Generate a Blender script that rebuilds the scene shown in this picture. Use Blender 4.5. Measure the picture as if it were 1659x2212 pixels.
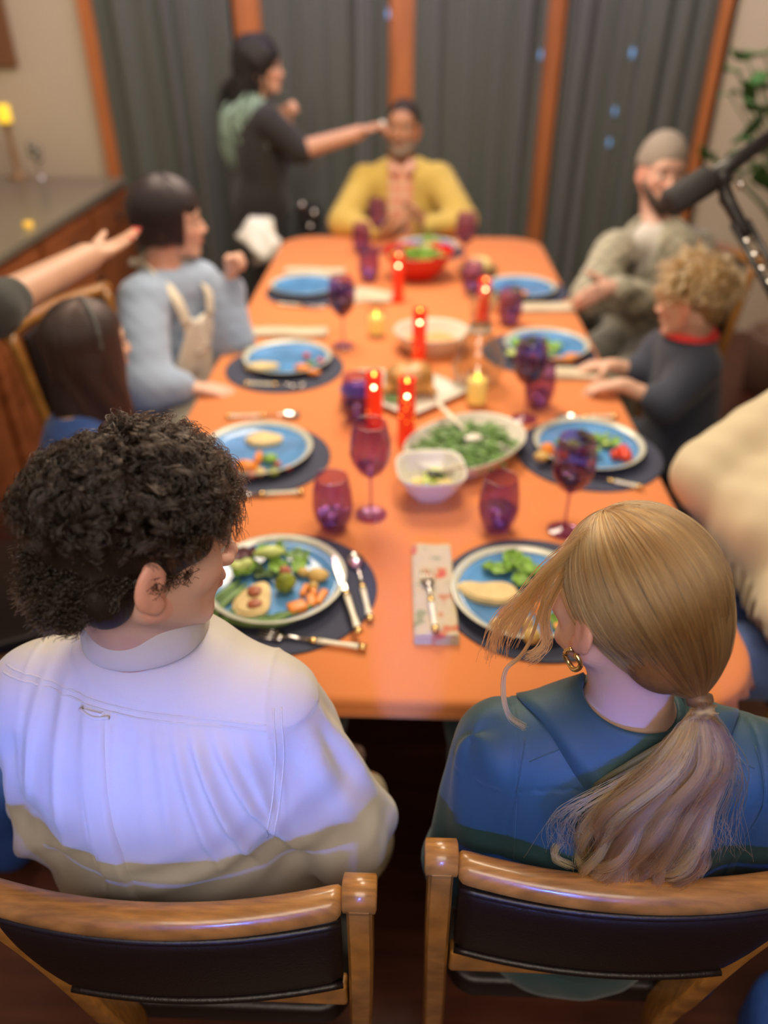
import bpy, bmesh, math, random
import numpy as np
from mathutils import Vector, Matrix
rng = np.random.default_rng(7); random.seed(7)
scene = bpy.context.scene
for _o in list(bpy.data.objects): bpy.data.objects.remove(_o)
# ------------------------------------------------------------------ camera
TH, PS = math.radians(33.7), math.radians(2.0)
CAM = np.array([0, 0, 1.76])
FW = np.array([-math.sin(PS)*math.cos(TH), math.cos(PS)*math.cos(TH), -math.sin(TH)])
RT = np.array([math.cos(PS), math.sin(PS), 0]); UP = np.cross(RT, FW)
cd = bpy.data.cameras.new('camera'); cam = bpy.data.objects.new('camera', cd)
scene.collection.objects.link(cam); scene.camera = cam
cam.location = CAM; cam.rotation_euler = (math.pi/2-TH, 0, PS)
cd.sensor_fit = 'VERTICAL'; cd.sensor_height = 36; cd.lens = 36*1660/2212
cd.dof.use_dof = True; cd.dof.focus_distance = 0.93; cd.dof.aperture_fstop = 1.55
cd.clip_start = 0.02
def ray(x, y): return FW+RT*(x-829.5)/1660-UP*(y-1106)/1660
def at(x, y, z):      # the point of the level z seen at that place of the photograph
    d = ray(x, y); return CAM+d*(z-CAM[2])/d[2]
# ------------------------------------------------------------------ light
def area(n, loc, aim, size, power, col, sy=None):
    l = bpy.data.lights.new(n, 'AREA'); l.shape = 'RECTANGLE'; l.size = size; l.size_y = sy or size
    l.energy = power; l.color = col
    o = bpy.data.objects.new(n, l); scene.collection.objects.link(o); o.location = loc
    o.rotation_euler = (Vector(aim)-Vector(loc)).to_track_quat('-Z', 'Y').to_euler(); return o
WARM = (1.0, .83, .62)
area('ceiling_light_far', (-.2, 2.9, 2.52), (-.1, 2.6, .7), .9, 40, WARM)
area('ceiling_light_near', (.25, 1.45, 2.52), (.05, 1.2, .7), .45, 12, WARM)
area('ceiling_light_room', (0, -.55, 2.52), (0, .5, .7), 1.5, 32, (1, .84, .70), 1.0)
area('ceiling_light_window', (0, 4.15, 2.52), (0, 4.7, 1.2), 3.2, 13, (.84, .78, 1.0), .25)  # broad fill lamp added to brighten the curtains
area('violet_tint_light', (0, 4.4, 2.5), (0, 4.8, 1.7), 2.6, 5, (.80, .50, 1.0), .1)  # violet lamp added to tint the tops of the posts and curtains
area('ceiling_light_corner', (-1.5, 3.4, 2.5), (-2.0, 4.6, 1.3), .5, 9, (1, .82, .6))
area('ceiling_light_plant', (1.6, 3.5, 2.5), (1.9, 4.6, 1.3), .5, 8, (1, .84, .66))
def spot(n, loc, aim, power, col, ang, blend, rad):
    l = bpy.data.lights.new(n, 'SPOT'); l.energy = power; l.color = col; l.spot_size = math.radians(ang)
    l.spot_blend = blend; l.shadow_soft_size = rad
    o = bpy.data.objects.new(n, l); scene.collection.objects.link(o); o.location = loc
    o.rotation_euler = (Vector(aim)-Vector(loc)).to_track_quat('-Z', 'Y').to_euler(); return o
_b = area('blue_screen_light', (-.1, -1.5, 1.78), (-.05, .62, .96), 1.15, 1.15, (.07, .22, 1.0), .10); _b.data.spread = math.radians(11)
w = bpy.data.worlds.new('world'); scene.world = w; w.use_nodes = True
w.node_tree.nodes['Background'].inputs[0].default_value = (.5, .55, .7, 1)
w.node_tree.nodes['Background'].inputs[1].default_value = .05
scene.view_settings.view_transform = 'Standard'; scene.view_settings.look = 'None'
scene.view_settings.exposure = 0.35; scene.view_settings.gamma = 1
scene.cycles.use_denoising = True; scene.cycles.max_bounces = 10; scene.cycles.transparent_max_bounces = 24
scene.cycles.sample_clamp_indirect = 4; scene.cycles.caustics_reflective = False; scene.cycles.caustics_refractive = False
# ------------------------------------------------------------------ materials
def _nt(name):
    m = bpy.data.materials.new(name); m.use_nodes = True
    return m, m.node_tree, m.node_tree.nodes['Principled BSDF']
def mat(name, col, rough=.5, metal=0, bump=None, var=None, sss=0, coat=0, emit=None, es=0, attr=False, spec=.5, sheen=0, streak=None, tr=0):
    m, t, b = _nt(name); N = t.nodes; L = t.links
    b.inputs['Base Color'].default_value = (*col, 1); b.inputs['Roughness'].default_value = rough
    b.inputs['Metallic'].default_value = metal; b.inputs['Coat Weight'].default_value = coat
    b.inputs['Specular IOR Level'].default_value = spec
    b.inputs['Sheen Weight'].default_value = sheen
    b.inputs['Transmission Weight'].default_value = tr
    if sss: b.inputs['Subsurface Weight'].default_value = sss; b.inputs['Subsurface Radius'].default_value = (.012, .005, .003); b.inputs['Subsurface Scale'].default_value = 1
    if emit: b.inputs['Emission Color'].default_value = (*emit, 1); b.inputs['Emission Strength'].default_value = es
    tc = N.new('ShaderNodeTexCoord')
    src = None
    if attr:
        a = N.new('ShaderNodeAttribute'); a.attribute_name = 'Col'; src = a.outputs['Color']
    if var:   # (scale, amount[, stretch xyz])
        mp = N.new('ShaderNodeMapping'); L.new(tc.outputs['Object'], mp.inputs[0])
        if len(var) > 2: mp.inputs['Scale'].default_value = var[2]
        n = N.new('ShaderNodeTexNoise'); n.inputs['Scale'].default_value = var[0]; n.inputs['Detail'].default_value = 5
        L.new(mp.outputs[0], n.inputs['Vector'])
        r = N.new('ShaderNodeMapRange'); r.inputs['From Min'].default_value = .3; r.inputs['From Max'].default_value = .7
        r.inputs['To Min'].default_value = 1-var[1]; r.inputs['To Max'].default_value = 1+var[1]; L.new(n.outputs['Fac'], r.inputs['Value'])
        x = N.new('ShaderNodeMix'); x.data_type = 'RGBA'; x.blend_type = 'MULTIPLY'; x.inputs[0].default_value = 1
        if src: L.new(src, x.inputs[6])
        else: x.inputs[6].default_value = (*col, 1)
        L.new(r.outputs[0], x.inputs[7]); src = x.outputs[2]
    if src: L.new(src, b.inputs['Base Color'])
    if bump:  # (scale, strength[, stretch])
        mp = N.new('ShaderNodeMapping'); L.new(tc.outputs['Object'], mp.inputs[0])
        if len(bump) > 2: mp.inputs['Scale'].default_value = bump[2]
        n = N.new('ShaderNodeTexNoise'); n.inputs['Scale'].default_value = bump[0]; n.inputs['Detail'].default_value = 4
        L.new(mp.outputs[0], n.inputs['Vector'])
        u = N.new('ShaderNodeBump'); u.inputs['Strength'].default_value = bump[1]; u.inputs['Distance'].default_value = .01
        L.new(n.outputs['Fac'], u.inputs['Height']); L.new(u.outputs[0], b.inputs['Normal'])
    return m
def glassmat(name, tint, rough=.03, body=None):
    m, t, b = _nt(name); N = t.nodes; L = t.links; N.remove(b)
    tr = N.new('ShaderNodeBsdfTransparent'); tr.inputs[0].default_value = (*tint, 1)
    gl = N.new('ShaderNodeBsdfGlossy'); gl.inputs['Roughness'].default_value = rough
    fr = N.new('ShaderNodeLayerWeight'); fr.inputs[0].default_value = .25
    mu = N.new('ShaderNodeMath'); mu.operation = 'MULTIPLY_ADD'; mu.inputs[1].default_value = .38; mu.inputs[2].default_value = .035; L.new(fr.outputs['Facing'], mu.inputs[0])
    mx = N.new('ShaderNodeMixShader'); L.new(mu.outputs[0], mx.inputs[0]); L.new(tr.outputs[0], mx.inputs[1]); L.new(gl.outputs[0], mx.inputs[2])
    if body:  # faint diffuse colour stands in for blue light reflected by the glass
        df = N.new('ShaderNodeBsdfDiffuse'); df.inputs[0].default_value = (*body, 1); m2 = N.new('ShaderNodeMixShader'); m2.inputs[0].default_value = .06
        L.new(mx.outputs[0], m2.inputs[1]); L.new(df.outputs[0], m2.inputs[2]); L.new(m2.outputs[0], N['Material Output'].inputs[0]); return m
    L.new(mx.outputs[0], N['Material Output'].inputs[0]); return m
def hairmat(name, col, rough=.3, rr=.35):
    m, t, b = _nt(name); N = t.nodes; L = t.links; N.remove(b)
    h = N.new('ShaderNodeBsdfHairPrincipled'); h.parametrization = 'COLOR'
    h.inputs['Color'].default_value = (*col, 1); h.inputs['Roughness'].default_value = rough; h.inputs['Radial Roughness'].default_value = rr
    a = N.new('ShaderNodeAttribute'); a.attribute_name = 'Col'
    L.new(a.outputs['Color'], h.inputs['Color'])
    L.new(h.outputs[0], N['Material Output'].inputs[0]); return m
M = {}
M['skin'] = mat('skin', (.6, .35, .25), .5, attr=True, sss=.12, bump=(220, .06))
M['cloth'] = mat('cloth_coloured', (.5, .5, .5), .85, attr=True, bump=(500, .15), sheen=.2)
M['hairshell'] = mat('hair_mass', (.1, .1, .1), .55, attr=True, bump=(60, .5, (1, 1, .25)), spec=.3)
M['hair'] = hairmat('hair_strands', (.1, .1, .1)); M['curl'] = hairmat('curly_strands', (.1, .1, .1), .2, .28)
M['shirt'] = mat('white_cotton', (.57, .545, .49), .75, bump=(900, .08), sheen=.15)
M['blazer'] = mat('teal_crepe', (.014, .055, .068), .62, bump=(700, .1), sheen=.1)
M['wood'] = mat('chair_oak', (.37, .165, .035), .3, coat=.3, var=(14, .32, (2, 14, 2)), bump=(40, .05, (1, 12, 1)))
M['leather'] = mat('dark_leather', (.010, .006, .006), .42, bump=(260, .12))
M['eye'] = mat('eye_white', (.8, .78, .75), .15); M['iris'] = mat('dark_iris', (.03, .015, .01), .1)
M['gold'] = mat('gold_metal', (.85, .6, .25), .25, 1); M['steel'] = mat('steel', (.72, .7, .68), .2, 1)
M['ivory'] = mat('ivory_handle', (.82, .78, .62), .25)
M['black'] = mat('black_fabric', (.012, .012, .013), .8); M['blackplastic'] = mat('black_plastic', (.02, .02, .022), .4)
# ------------------------------------------------------------------ object helpers
COL = scene.collection
def tag(o, label=None, cat=None, group=None, kind=None):
    if label: o['label'] = label
    if cat: o['category'] = cat
    if group: o['group'] = group
    if kind: o['kind'] = kind
    return o
def thing(name, label, cat, loc=(0, 0, 0), rz=0, group=None):
    o = bpy.data.objects.new(name, None); COL.objects.link(o); o.location = loc; o.rotation_euler = (0, 0, rz)
    o.empty_display_size = .05
    return tag(o, label, cat, group)
def mk(name, V, F, material, parent=None, smooth=True, col=None, bevel=0, sub=0, off=None):
    V = np.asarray(V, dtype=np.float32).reshape(-1, 3)
    if off is not None: V = V-np.asarray(off, dtype=np.float32)
    me = bpy.data.meshes.new(name)
    if isinstance(F, np.ndarray) and F.ndim == 2:
        n, k = F.shape
        me.vertices.add(len(V)); me.vertices.foreach_set('co', V.ravel())
        me.loops.add(n*k); me.loops.foreach_set('vertex_index', F.astype(np.int32).ravel())
        me.polygons.add(n); me.polygons.foreach_set('loop_start', np.arange(0, n*k, k, dtype=np.int32))
        me.update(calc_edges=True)
    else:
        me.from_pydata(V.tolist(), [], [list(map(int, f)) for f in F])
    me.validate()
    me.polygons.foreach_set('use_smooth', [smooth]*len(me.polygons))
    if col is not None and len(me.vertices) == len(V):
        a = me.color_attributes.new('Col', 'FLOAT_COLOR', 'POINT')
        c = np.ones((len(V), 4), np.float32); c[:, :3] = col; a.data.foreach_set('color', c.ravel())
    if material: me.materials.append(material)
    o = bpy.data.objects.new(name, me); COL.objects.link(o); o.parent = parent
    if bevel:
        b = o.modifiers.new('bevel', 'BEVEL'); b.width = bevel; b.segments = 3; b.limit_method = 'ANGLE'
    if sub:
        s = o.modifiers.new('sub', 'SUBSURF'); s.levels = sub; s.render_levels = sub
    return o
def drape(obj, P, d, off=.0015):
    """lay world points on a mesh along the direction d"""
    w = obj.matrix_world if obj.parent is None else Matrix.Translation(obj.parent.location); d = Vector(d).normalized(); out = []
    for p in P:
        q = Vector(p)-w.translation; h, loc, nrm, _ = obj.ray_cast(q-d*.5, d)
        out.append(list((loc if h else q)-d*off+w.translation))
    return np.array(out)
def copytree(o, parent=None, loc=None, rz=None):
    c = o.copy(); COL.objects.link(c); c.parent = parent
    if loc is not None: c.location = loc
    if rz is not None: c.rotation_euler = (0, 0, rz)
    for ch in list(o.children): copytree(ch, c)
    return c
class G:      # geometry collector
    def __init__(s): s.V = []; s.F = []; s.n = 0
    def add(s, V, F):
        V = np.asarray(V, float).reshape(-1, 3); s.V.append(V); s.F += [[i+s.n for i in f] for f in F]; s.n += len(V); return s
    def box(s, c, d, R=None):
        v = np.array([[x, y, z] for x in (-.5, .5) for y in (-.5, .5) for z in (-.5, .5)])*np.array(d)
        if R is not None: v = v@np.array(R).T
        return s.add(v+np.array(c), [(0, 1, 3, 2), (4, 6, 7, 5), (0, 4, 5, 1), (2, 3, 7, 6), (0, 2, 6, 4), (1, 5, 7, 3)])
    def lathe(s, prof, n=32, c=(0, 0, 0), ax=None, sx=1, sy=1, cap=True):
        a = np.arange(n)*2*math.pi/n; V = []
        for r, z in prof: V += [[r*math.cos(t)*sx, r*math.sin(t)*sy, z] for t in a]
        V = np.array(V); F = [(j*n+i, j*n+(i+1) % n, (j+1)*n+(i+1) % n, (j+1)*n+i) for j in range(len(prof)-1) for i in range(n)]
        if cap: F += [tuple(range(n))[::-1], tuple((len(prof)-1)*n+i for i in range(n))]
        if ax is not None: V = V@np.array(ax).T
        return s.add(V+np.array(c), F)
    def tube(s, P, r, n=10, flat=1, cap=True, up=(0, 0, 1)):
        P = np.array(P, float); k = len(P); r = np.broadcast_to(np.array(r, float), (k,))
        T = np.gradient(P, axis=0); T /= np.linalg.norm(T, axis=1)[:, None]+1e-9
        u = np.array(up, float); V = []
        for i in range(k):
            a = np.cross(T[i], u)
            if np.linalg.norm(a) < .15: a = np.cross(T[i], (0, 1, .1))
            a /= np.linalg.norm(a); b = np.cross(a, T[i])
            for j in range(n):
                t = 2*math.pi*j/n; V.append(P[i]+r[i]*(math.cos(t)*a+math.sin(t)*b*flat))
        F = [(i*n+j, i*n+(j+1) % n, (i+1)*n+(j+1) % n, (i+1)*n+j) for i in range(k-1) for j in range(n)]
        if cap: F += [tuple(range(n))[::-1], tuple((k-1)*n+j for j in range(n))]
        return s.add(V, F)
    def ball(s, c, r, n=12, m=8, R=None, noise=0, seed=0):
        rr = np.random.default_rng(seed); r = np.broadcast_to(np.array(r, float), (3,)); V = [[0, 0, -1]]
        for j in range(1, m):
            p = math.pi*j/m
            V += [[math.sin(p)*math.cos(2*math.pi*i/n), math.sin(p)*math.sin(2*math.pi*i/n), -math.cos(p)] for i in range(n)]
        V.append([0, 0, 1]); V = np.array(V)
        if noise:
            d = rr.normal(size=(4, 3))*2.2; ph = rr.random(4)*6
            V = V*(1+noise*sum(np.sin(V@d[i]+ph[i]) for i in range(4))/2)[:, None]
        V = V*r
        if R is not None: V = V@np.array(R).T
        F = [(0, 1+(i+1) % n, 1+i) for i in range(n)]
        F += [(1+(j-1)*n+i, 1+(j-1)*n+(i+1) % n, 1+j*n+(i+1) % n, 1+j*n+i) for j in range(1, m-1) for i in range(n)]
        t = 1+(m-1)*n; F += [(t, 1+(m-2)*n+i, 1+(m-2)*n+(i+1) % n) for i in range(n)]
        return s.add(V+np.array(c), F)
    def mk(s, name, m, parent=None, **k): return mk(name, np.vstack(s.V), s.F, m, parent, **k)
def smoothpath(P, n=24):
    P = np.array(P, float); k = len(P); out = []
    Q = np.vstack([2*P[0]-P[1], P, 2*P[-1]-P[-2]])
    for t in np.linspace(0, k-1, n):
        i = min(int(t), k-2); u = t-i; a, b, c, d = Q[i:i+4]
        out.append(.5*((2*b)+(-a+c)*u+(2*a-5*b+4*c-d)*u*u+(-a+3*b-3*c+d)*u**3))
    return np.array(out)
# ------------------------------------------------------------------ smooth-union surfaces
def Rypr(y, p=0, r=0):
    y, p, r = map(math.radians, (y, p, r))
    Rz = np.array([[math.cos(y), math.sin(y), 0], [-math.sin(y), math.cos(y), 0], [0, 0, 1]])
    Rx = np.array([[1, 0, 0], [0, math.cos(p), -math.sin(p)], [0, math.sin(p), math.cos(p)]])
    Ry = np.array([[math.cos(r), 0, math.sin(r)], [0, 1, 0], [-math.sin(r), 0, math.cos(r)]])
    return Rz@Rx@Ry
A = np.array
class Field:
    def __init__(s, lo, hi, h):
        s.lo = A(lo, float); s.h = h; n = np.ceil((A(hi)-s.lo)/h).astype(int)+1; s.F = np.full(n, .1, np.float32)
    def win(s, lo, hi):
        i = np.clip(np.floor((A(lo)-s.lo)/s.h).astype(int), 0, A(s.F.shape)-1); j = np.clip(np.ceil((A(hi)-s.lo)/s.h).astype(int)+1, 1, s.F.shape)
        g = [(s.lo[a]+s.h*np.arange(i[a], j[a])).astype(np.float32) for a in range(3)]
        return tuple(slice(i[a], j[a]) for a in range(3)), g[0][:, None, None], g[1][None, :, None], g[2][None, None, :]
    def put(s, p):
        kind = p[0]; k = p[-1]
        if kind in ('cone', '-cone'):
            _, a, b, ra, rb, _ = p; a = A(a, float); b = A(b, float); m = max(ra, rb)+k+3*s.h
            sl, X, Y, Z = s.win(np.minimum(a, b)-m, np.maximum(a, b)+m)
            if min(q.stop-q.start for q in sl) <= 0: return
            d = b-a; L = d@d+1e-9; t = np.clip(((X-a[0])*d[0]+(Y-a[1])*d[1]+(Z-a[2])*d[2])/L, 0, 1)
            D = np.sqrt((X-a[0]-t*d[0])**2+(Y-a[1]-t*d[1])**2+(Z-a[2]-t*d[2])**2)-(ra+(rb-ra)*t)
        elif kind in ('ell', '-ell'):
            _, c, r, R, _ = p; c = A(c, float); r = A(r, float); R = np.eye(3) if R is None else R; m = np.abs(R)@r+k+3*s.h
            sl, X, Y, Z = s.win(c-m, c+m)
            if min(q.stop-q.start for q in sl) <= 0: return
            x, y, z = X-c[0], Y-c[1], Z-c[2]
            q = [(R[0, i]*x+R[1, i]*y+R[2, i]*z) for i in range(3)]
            k0 = np.sqrt(sum((q[i]/r[i])**2 for i in range(3)))+1e-6; k1 = np.sqrt(sum((q[i]/r[i]**2)**2 for i in range(3)))+1e-6
            D = k0*(k0-1)/k1
        elif kind in ('box', '-box'):
            _, c, r, R, rd, _ = p; c = A(c, float); r = A(r, float); R = np.eye(3) if R is None else R; m = np.abs(R)@r+k+3*s.h
            sl, X, Y, Z = s.win(c-m, c+m)
            if min(q.stop-q.start for q in sl) <= 0: return
            x, y, z = X-c[0], Y-c[1], Z-c[2]
            q = [np.abs(R[0, i]*x+R[1, i]*y+R[2, i]*z)-(r[i]-rd) for i in range(3)]
            D = np.sqrt(sum(np.maximum(v, 0)**2 for v in q))+np.minimum(np.maximum(q[0], np.maximum(q[1], q[2])), 0)-rd
        W = s.F[sl]
        if kind[0] == '-':
            D = -D; hh = np.maximum(k-np.abs(W-D), 0)/max(k, 1e-6); s.F[sl] = np.maximum(W, D)+hh*hh*k/4
        else:
            hh = np.maximum(k-np.abs(W-D), 0)/max(k, 1e-6); s.F[sl] = np.minimum(W, D)-hh*hh*k/4
    def disp(s, fn, lo=None, hi=None):
        if lo is None: lo = s.lo; hi = s.lo+s.h*A(s.F.shape)
        sl, X, Y, Z = s.win(lo, hi); s.F[sl] += fn(X, Y, Z).astype(np.float32)
    def surf(s):
        F = s.F; F[0] = F[-1] = .1; F[:, 0] = F[:, -1] = .1; F[:, :, 0] = F[:, :, -1] = .1
        S = F < 0; cnt = np.zeros(A(F.shape)-1, np.uint8)
        O = [(i, j, k) for i in (0, 1) for j in (0, 1) for k in (0, 1)]
        n = A(F.shape)-1
        for o in O: cnt += S[o[0]:o[0]+n[0], o[1]:o[1]+n[1], o[2]:o[2]+n[2]]
        act = (cnt > 0) & (cnt < 8); ijk = np.argwhere(act); idx = np.full(act.shape, -1, np.int32); idx[act] = np.arange(len(ijk))
        val = {o: F[ijk[:, 0]+o[0], ijk[:, 1]+o[1], ijk[:, 2]+o[2]] for o in O}
        acc = np.zeros((len(ijk), 3)); c = np.zeros(len(ijk))
        for o in O:
            for ax in range(3):
                if o[ax]: continue
                q = list(o); q[ax] = 1; q = tuple(q); a, b = val[o], val[q]; m = (a < 0) != (b < 0)
                t = np.where(m, a/np.where(m, a-b, 1), 0); p = np.tile(A(o, float), (len(ijk), 1)); p[:, ax] += t
                acc += p*m[:, None]; c += m
        V = s.lo+s.h*(ijk+acc/c[:, None]); Q = []
        for ax in range(3):
            a0 = [slice(None)]*3; a1 = [slice(None)]*3; a0[ax] = slice(0, -1); a1[ax] = slice(1, None)
            d = S[tuple(a0)] != S[tuple(a1)]; e = np.argwhere(d); u, v = [(1, 2), (2, 0), (0, 1)][ax]
            e = e[(e[:, u] > 0) & (e[:, v] > 0) & (e[:, u] < n[u]) & (e[:, v] < n[v])]
            def cell(du, dv):
                w = e.copy(); w[:, u] -= du; w[:, v] -= dv; return idx[w[:, 0], w[:, 1], w[:, 2]]
            f = np.stack([cell(1, 1), cell(0, 1), cell(0, 0), cell(1, 0)], 1)
            neg = S[e[:, 0], e[:, 1], e[:, 2]]; f[~neg] = f[~neg][:, ::-1]; Q.append(f)
        Q = np.vstack(Q); Q = Q[(Q >= 0).all(1)]
        return V, Q
def pbounds(prims, pad=.03):
    lo = A([9., 9, 9]); hi = -lo
    for p in prims:
        if p[0][0] == '-': continue
        if p[0] == 'cone':
            for q, r in ((p[1], p[3]), (p[2], p[4])): lo = np.minimum(lo, A(q)-r); hi = np.maximum(hi, A(q)+r)
        else:
            R = np.eye(3) if p[3] is None else p[3]; e = np.abs(R)@A(p[2]); lo = np.minimum(lo, A(p[1])-e); hi = np.maximum(hi, A(p[1])+e)
    return lo-pad, hi+pad
def sdf(prims, h, disp=None, box=None, post=()):
    lo, hi = box or pbounds(prims); f = Field(lo, hi, h)
    for p in prims: f.put(p)
    if disp: f.disp(disp)
    for p in post: f.put(p)
    return f.surf()
def sdfobj(name, prims, h, m, parent, col, disp=None, post=(), off=None):
    V, Q = sdf(prims, h, disp, post=post)
    c = col(V) if callable(col) else np.tile(A(col), (len(V), 1))
    return mk(name, V, Q, m, parent, col=c, off=off)
_nd = rng.normal(size=(24, 3)); _np = rng.random(24)*6.28
def noise(V, f, oct=1, seed=0):
    V = np.asarray(V); o = 0
    for k in range(oct):
        for i in range(6):
            j = (i+seed*5+k*3) % 24; o = o+np.sin((V@_nd[j])*f*(1.9**k)+_np[j]*(seed+1))/6/(1.7**k)
    return o
def noise3(X, Y, Z, f, seed=0):
    o = 0
    for i in range(5):
        j = (i+seed*5) % 24; d = _nd[j]; o = o+np.sin((X*d[0]+Y*d[1]+Z*d[2])*f+_np[j]*(seed+1))/5
    return o
def strands(name, P, rad, material, parent, col, off=None):
    """P (N,K,3) strand points; rad scalar or (K,) ; col (N,3) or (N,K,3)"""
    N, K, _ = P.shape; hc = bpy.data.hair_curves.new(name); hc.add_curves([K]*N)
    Q = P if off is None else P-A(off)
    hc.position_data.foreach_set('vector', Q.astype(np.float32).ravel())
    a = hc.attributes.get('radius') or hc.attributes.new('radius', 'FLOAT', 'POINT')
    a.data.foreach_set('value', np.tile(np.broadcast_to(A(rad, dtype=np.float32), (K,)), N))
    c = hc.attributes.new('Col', 'FLOAT_COLOR', 'POINT'); cc = np.ones((N, K, 4), np.float32)
    cc[..., :3] = col[:, None, :] if col.ndim == 2 else col; c.data.foreach_set('color', cc.ravel())
    hc.materials.append(material); o = bpy.data.objects.new(name, hc); COL.objects.link(o); o.parent = parent; return o
def unit(v): v = A(v, float); return v/np.linalg.norm(v)
def soft(amp, f, seed=0, st=(1, 1, 1)):
    return lambda X, Y, Z: amp*noise3(X*st[0], Y*st[1], Z*st[2], f, seed)
# ------------------------------------------------------------------ the room
def struct(name, g, m, label=None, **k):
    o = g.mk(name, m, None, smooth=k.pop('smooth', False), **k); o['kind'] = 'structure'
    if label: o['label'] = label
    return o
M['floor'] = mat('floor_planks', (.085, .026, .014), .4, var=(3, .35, (1, 9, 1)), bump=(5, .05, (1, 20, 1)))
M['wall'] = mat('beige_paint', (.62, .54, .42), .85, bump=(180, .08))
M['ceil'] = mat('ceiling_paint', (.7, .66, .6), .9)
M['trim'] = mat('orange_wood', (.50, .17, .055), .4, var=(6, .18, (6, 6, .6)))
M['curtain'] = mat('grey_green_cloth', (.088, .100, .080), .85, bump=(300, .2), sheen=.35)
g = G(); g.box((0, 1.2, -.05), (5.6, 8, .1)); struct('floor', g, M['floor'])
g = G(); g.box((0, 1.2, 2.65), (5.6, 8, .1)); struct('ceiling', g, M['ceil'])
WY = 4.80
g = G(); g.box((-2.23, WY+.05, 1.3), (1.06, .1, 2.7)); g.box((2.17, WY+.05, 1.3), (1.2, .1, 2.7)); g.box((1.6, WY+.05, 1.3), (.12, .1, 2.7)); g.box((-1.73, WY+.05, 1.3), (.12, .1, 2.7)); g.box((0, WY+.05, 2.46), (3.6, .1, .42)); g.box((0, WY+.05, .1), (3.5, .1, .2)); struct('wall_back', g, M['wall'])
g = G(); g.box((-2.75, 1.2, 1.3), (.1, 8, 2.7)); struct('wall_left', g, M['wall'])
g = G(); g.box((2.75, 1.2, 1.3), (.1, 8, 2.7)); struct('wall_right', g, M['wall'])
g = G(); g.box((0, -2.75, 1.3), (5.6, .1, 2.7)); struct('wall_front', g, M['wall'])
g = G(); g.box((0, WY+.12, 1.25), (3.5, .01, 2.1)); struct('window_1', g, mat('night_glass', (.01, .012, .02), .05))
for k, (x, wd) in enumerate(((-1.725, .085), (1.575, .07))):
    g = G(); g.box((x, WY-.03, 1.25), (wd, .08, 2.3)); struct('trim_%d' % (k+1), g, M['trim'], bevel=.008)
for k, (x, wd) in enumerate(((-.88, .16), (-.07, .145), (.722, .115))):
    g = G(); g.box((x, WY+.03, 1.25), (wd, .14, 2.3)); struct('trim_%d' % (k+3), g, M['trim'], bevel=.008)
def curtain(x0, x1, label, gap=None, nf=7, seed=0):
    r = thing('curtain', label, 'curtain', ((x0+x1)/2, WY-.09, 0), 0, None)
    nx, nz = 150, 26; V = []; rr = np.random.default_rng(seed); ph = rr.random(4)*6
    for k in range(nz):
        z = .03+2.27*k/(nz-1); v = k/(nz-1)
        for i in range(nx):
            u = i/(nx-1); a, b = x0, x1
            if gap: a, b = gap(z, x0, x1)
            y = .042*math.sin(u*nf*6.28+1.6*math.sin(u*7+ph[0])+.7*v*math.sin(ph[1]+u*3))*(.65+.35*math.sin(u*11+ph[2]))+.010*math.sin(u*nf*11+ph[3]+v*2.5)
            V.append([a+(b-a)*u+.012*math.sin(u*nf*6.28+ph[3])-(x0+x1)/2, y, z])
    F = [(k*nx+i, k*nx+i+1, (k+1)*nx+i+1, (k+1)*nx+i) for k in range(nz-1) for i in range(nx-1)]
    o = mk('cloth_panel', V, F, M['curtain'], r); m = o.modifiers.new('thick', 'SOLIDIFY'); m.thickness = .004
    g = G(); g.tube([(x0-(x0+x1)/2, .0, 2.33), (x1-(x0+x1)/2, .0, 2.33)], .012, 10); g.mk('curtain_rod', M['blackplastic'], r)
    return r
sl = lambda z: min(1, max(0, (1.75-z)/1.2))
curtain(-1.67, -.955, 'grey green curtain panel beside the beige wall and counter', nf=5, seed=1)
curtain(-.81, -.140, 'grey green curtain panel behind the standing person and the man in yellow', nf=4.5, seed=2, gap=lambda z, a, b: (a-.10*(z < 9)*sl(z+.25), b))
curtain(.000, .665, 'grey green curtain panel right of the pink lit post above the table head', nf=4.5, seed=3)
curtain(.775, 1.53, 'grey green curtain panel behind the person in the beanie', nf=6.5, seed=4)
# glowing beads put on the curtains imitate blue light glinting through them
em = mat('blue_glow', (.05, .12, .3), .5, emit=(.25, .55, 1), es=.55)
_CT = [o for o in COL.objects if o.name.startswith('curtain') and o.type == 'EMPTY']
for (px, py, lab) in ((1366, 114, 'small bright blue light high on the curtain behind the beanie'), (1168, 118, 'small blue light beside the orange post at the right'), (1328, 240, 'faint upper blue light on the curtain above the beanie'), (1316, 308, 'faint lower blue light on the curtain above the beanie'), (838, 30, 'pale light at the top of the curtain left of the pink post')):
    d = ray(px, py); p = CAM+d*((WY-.135-CAM[1])/d[1]); g = G(); g.ball((0, 0, 0), (.007, .006, .022) if px != 1366 else (.009, .007, .024), 10, 8)
    r = min(_CT, key=lambda q: abs(q.location[0]-p[0])); o = g.mk('light_glint', em, r); o.location = p-A(r.location)
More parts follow.
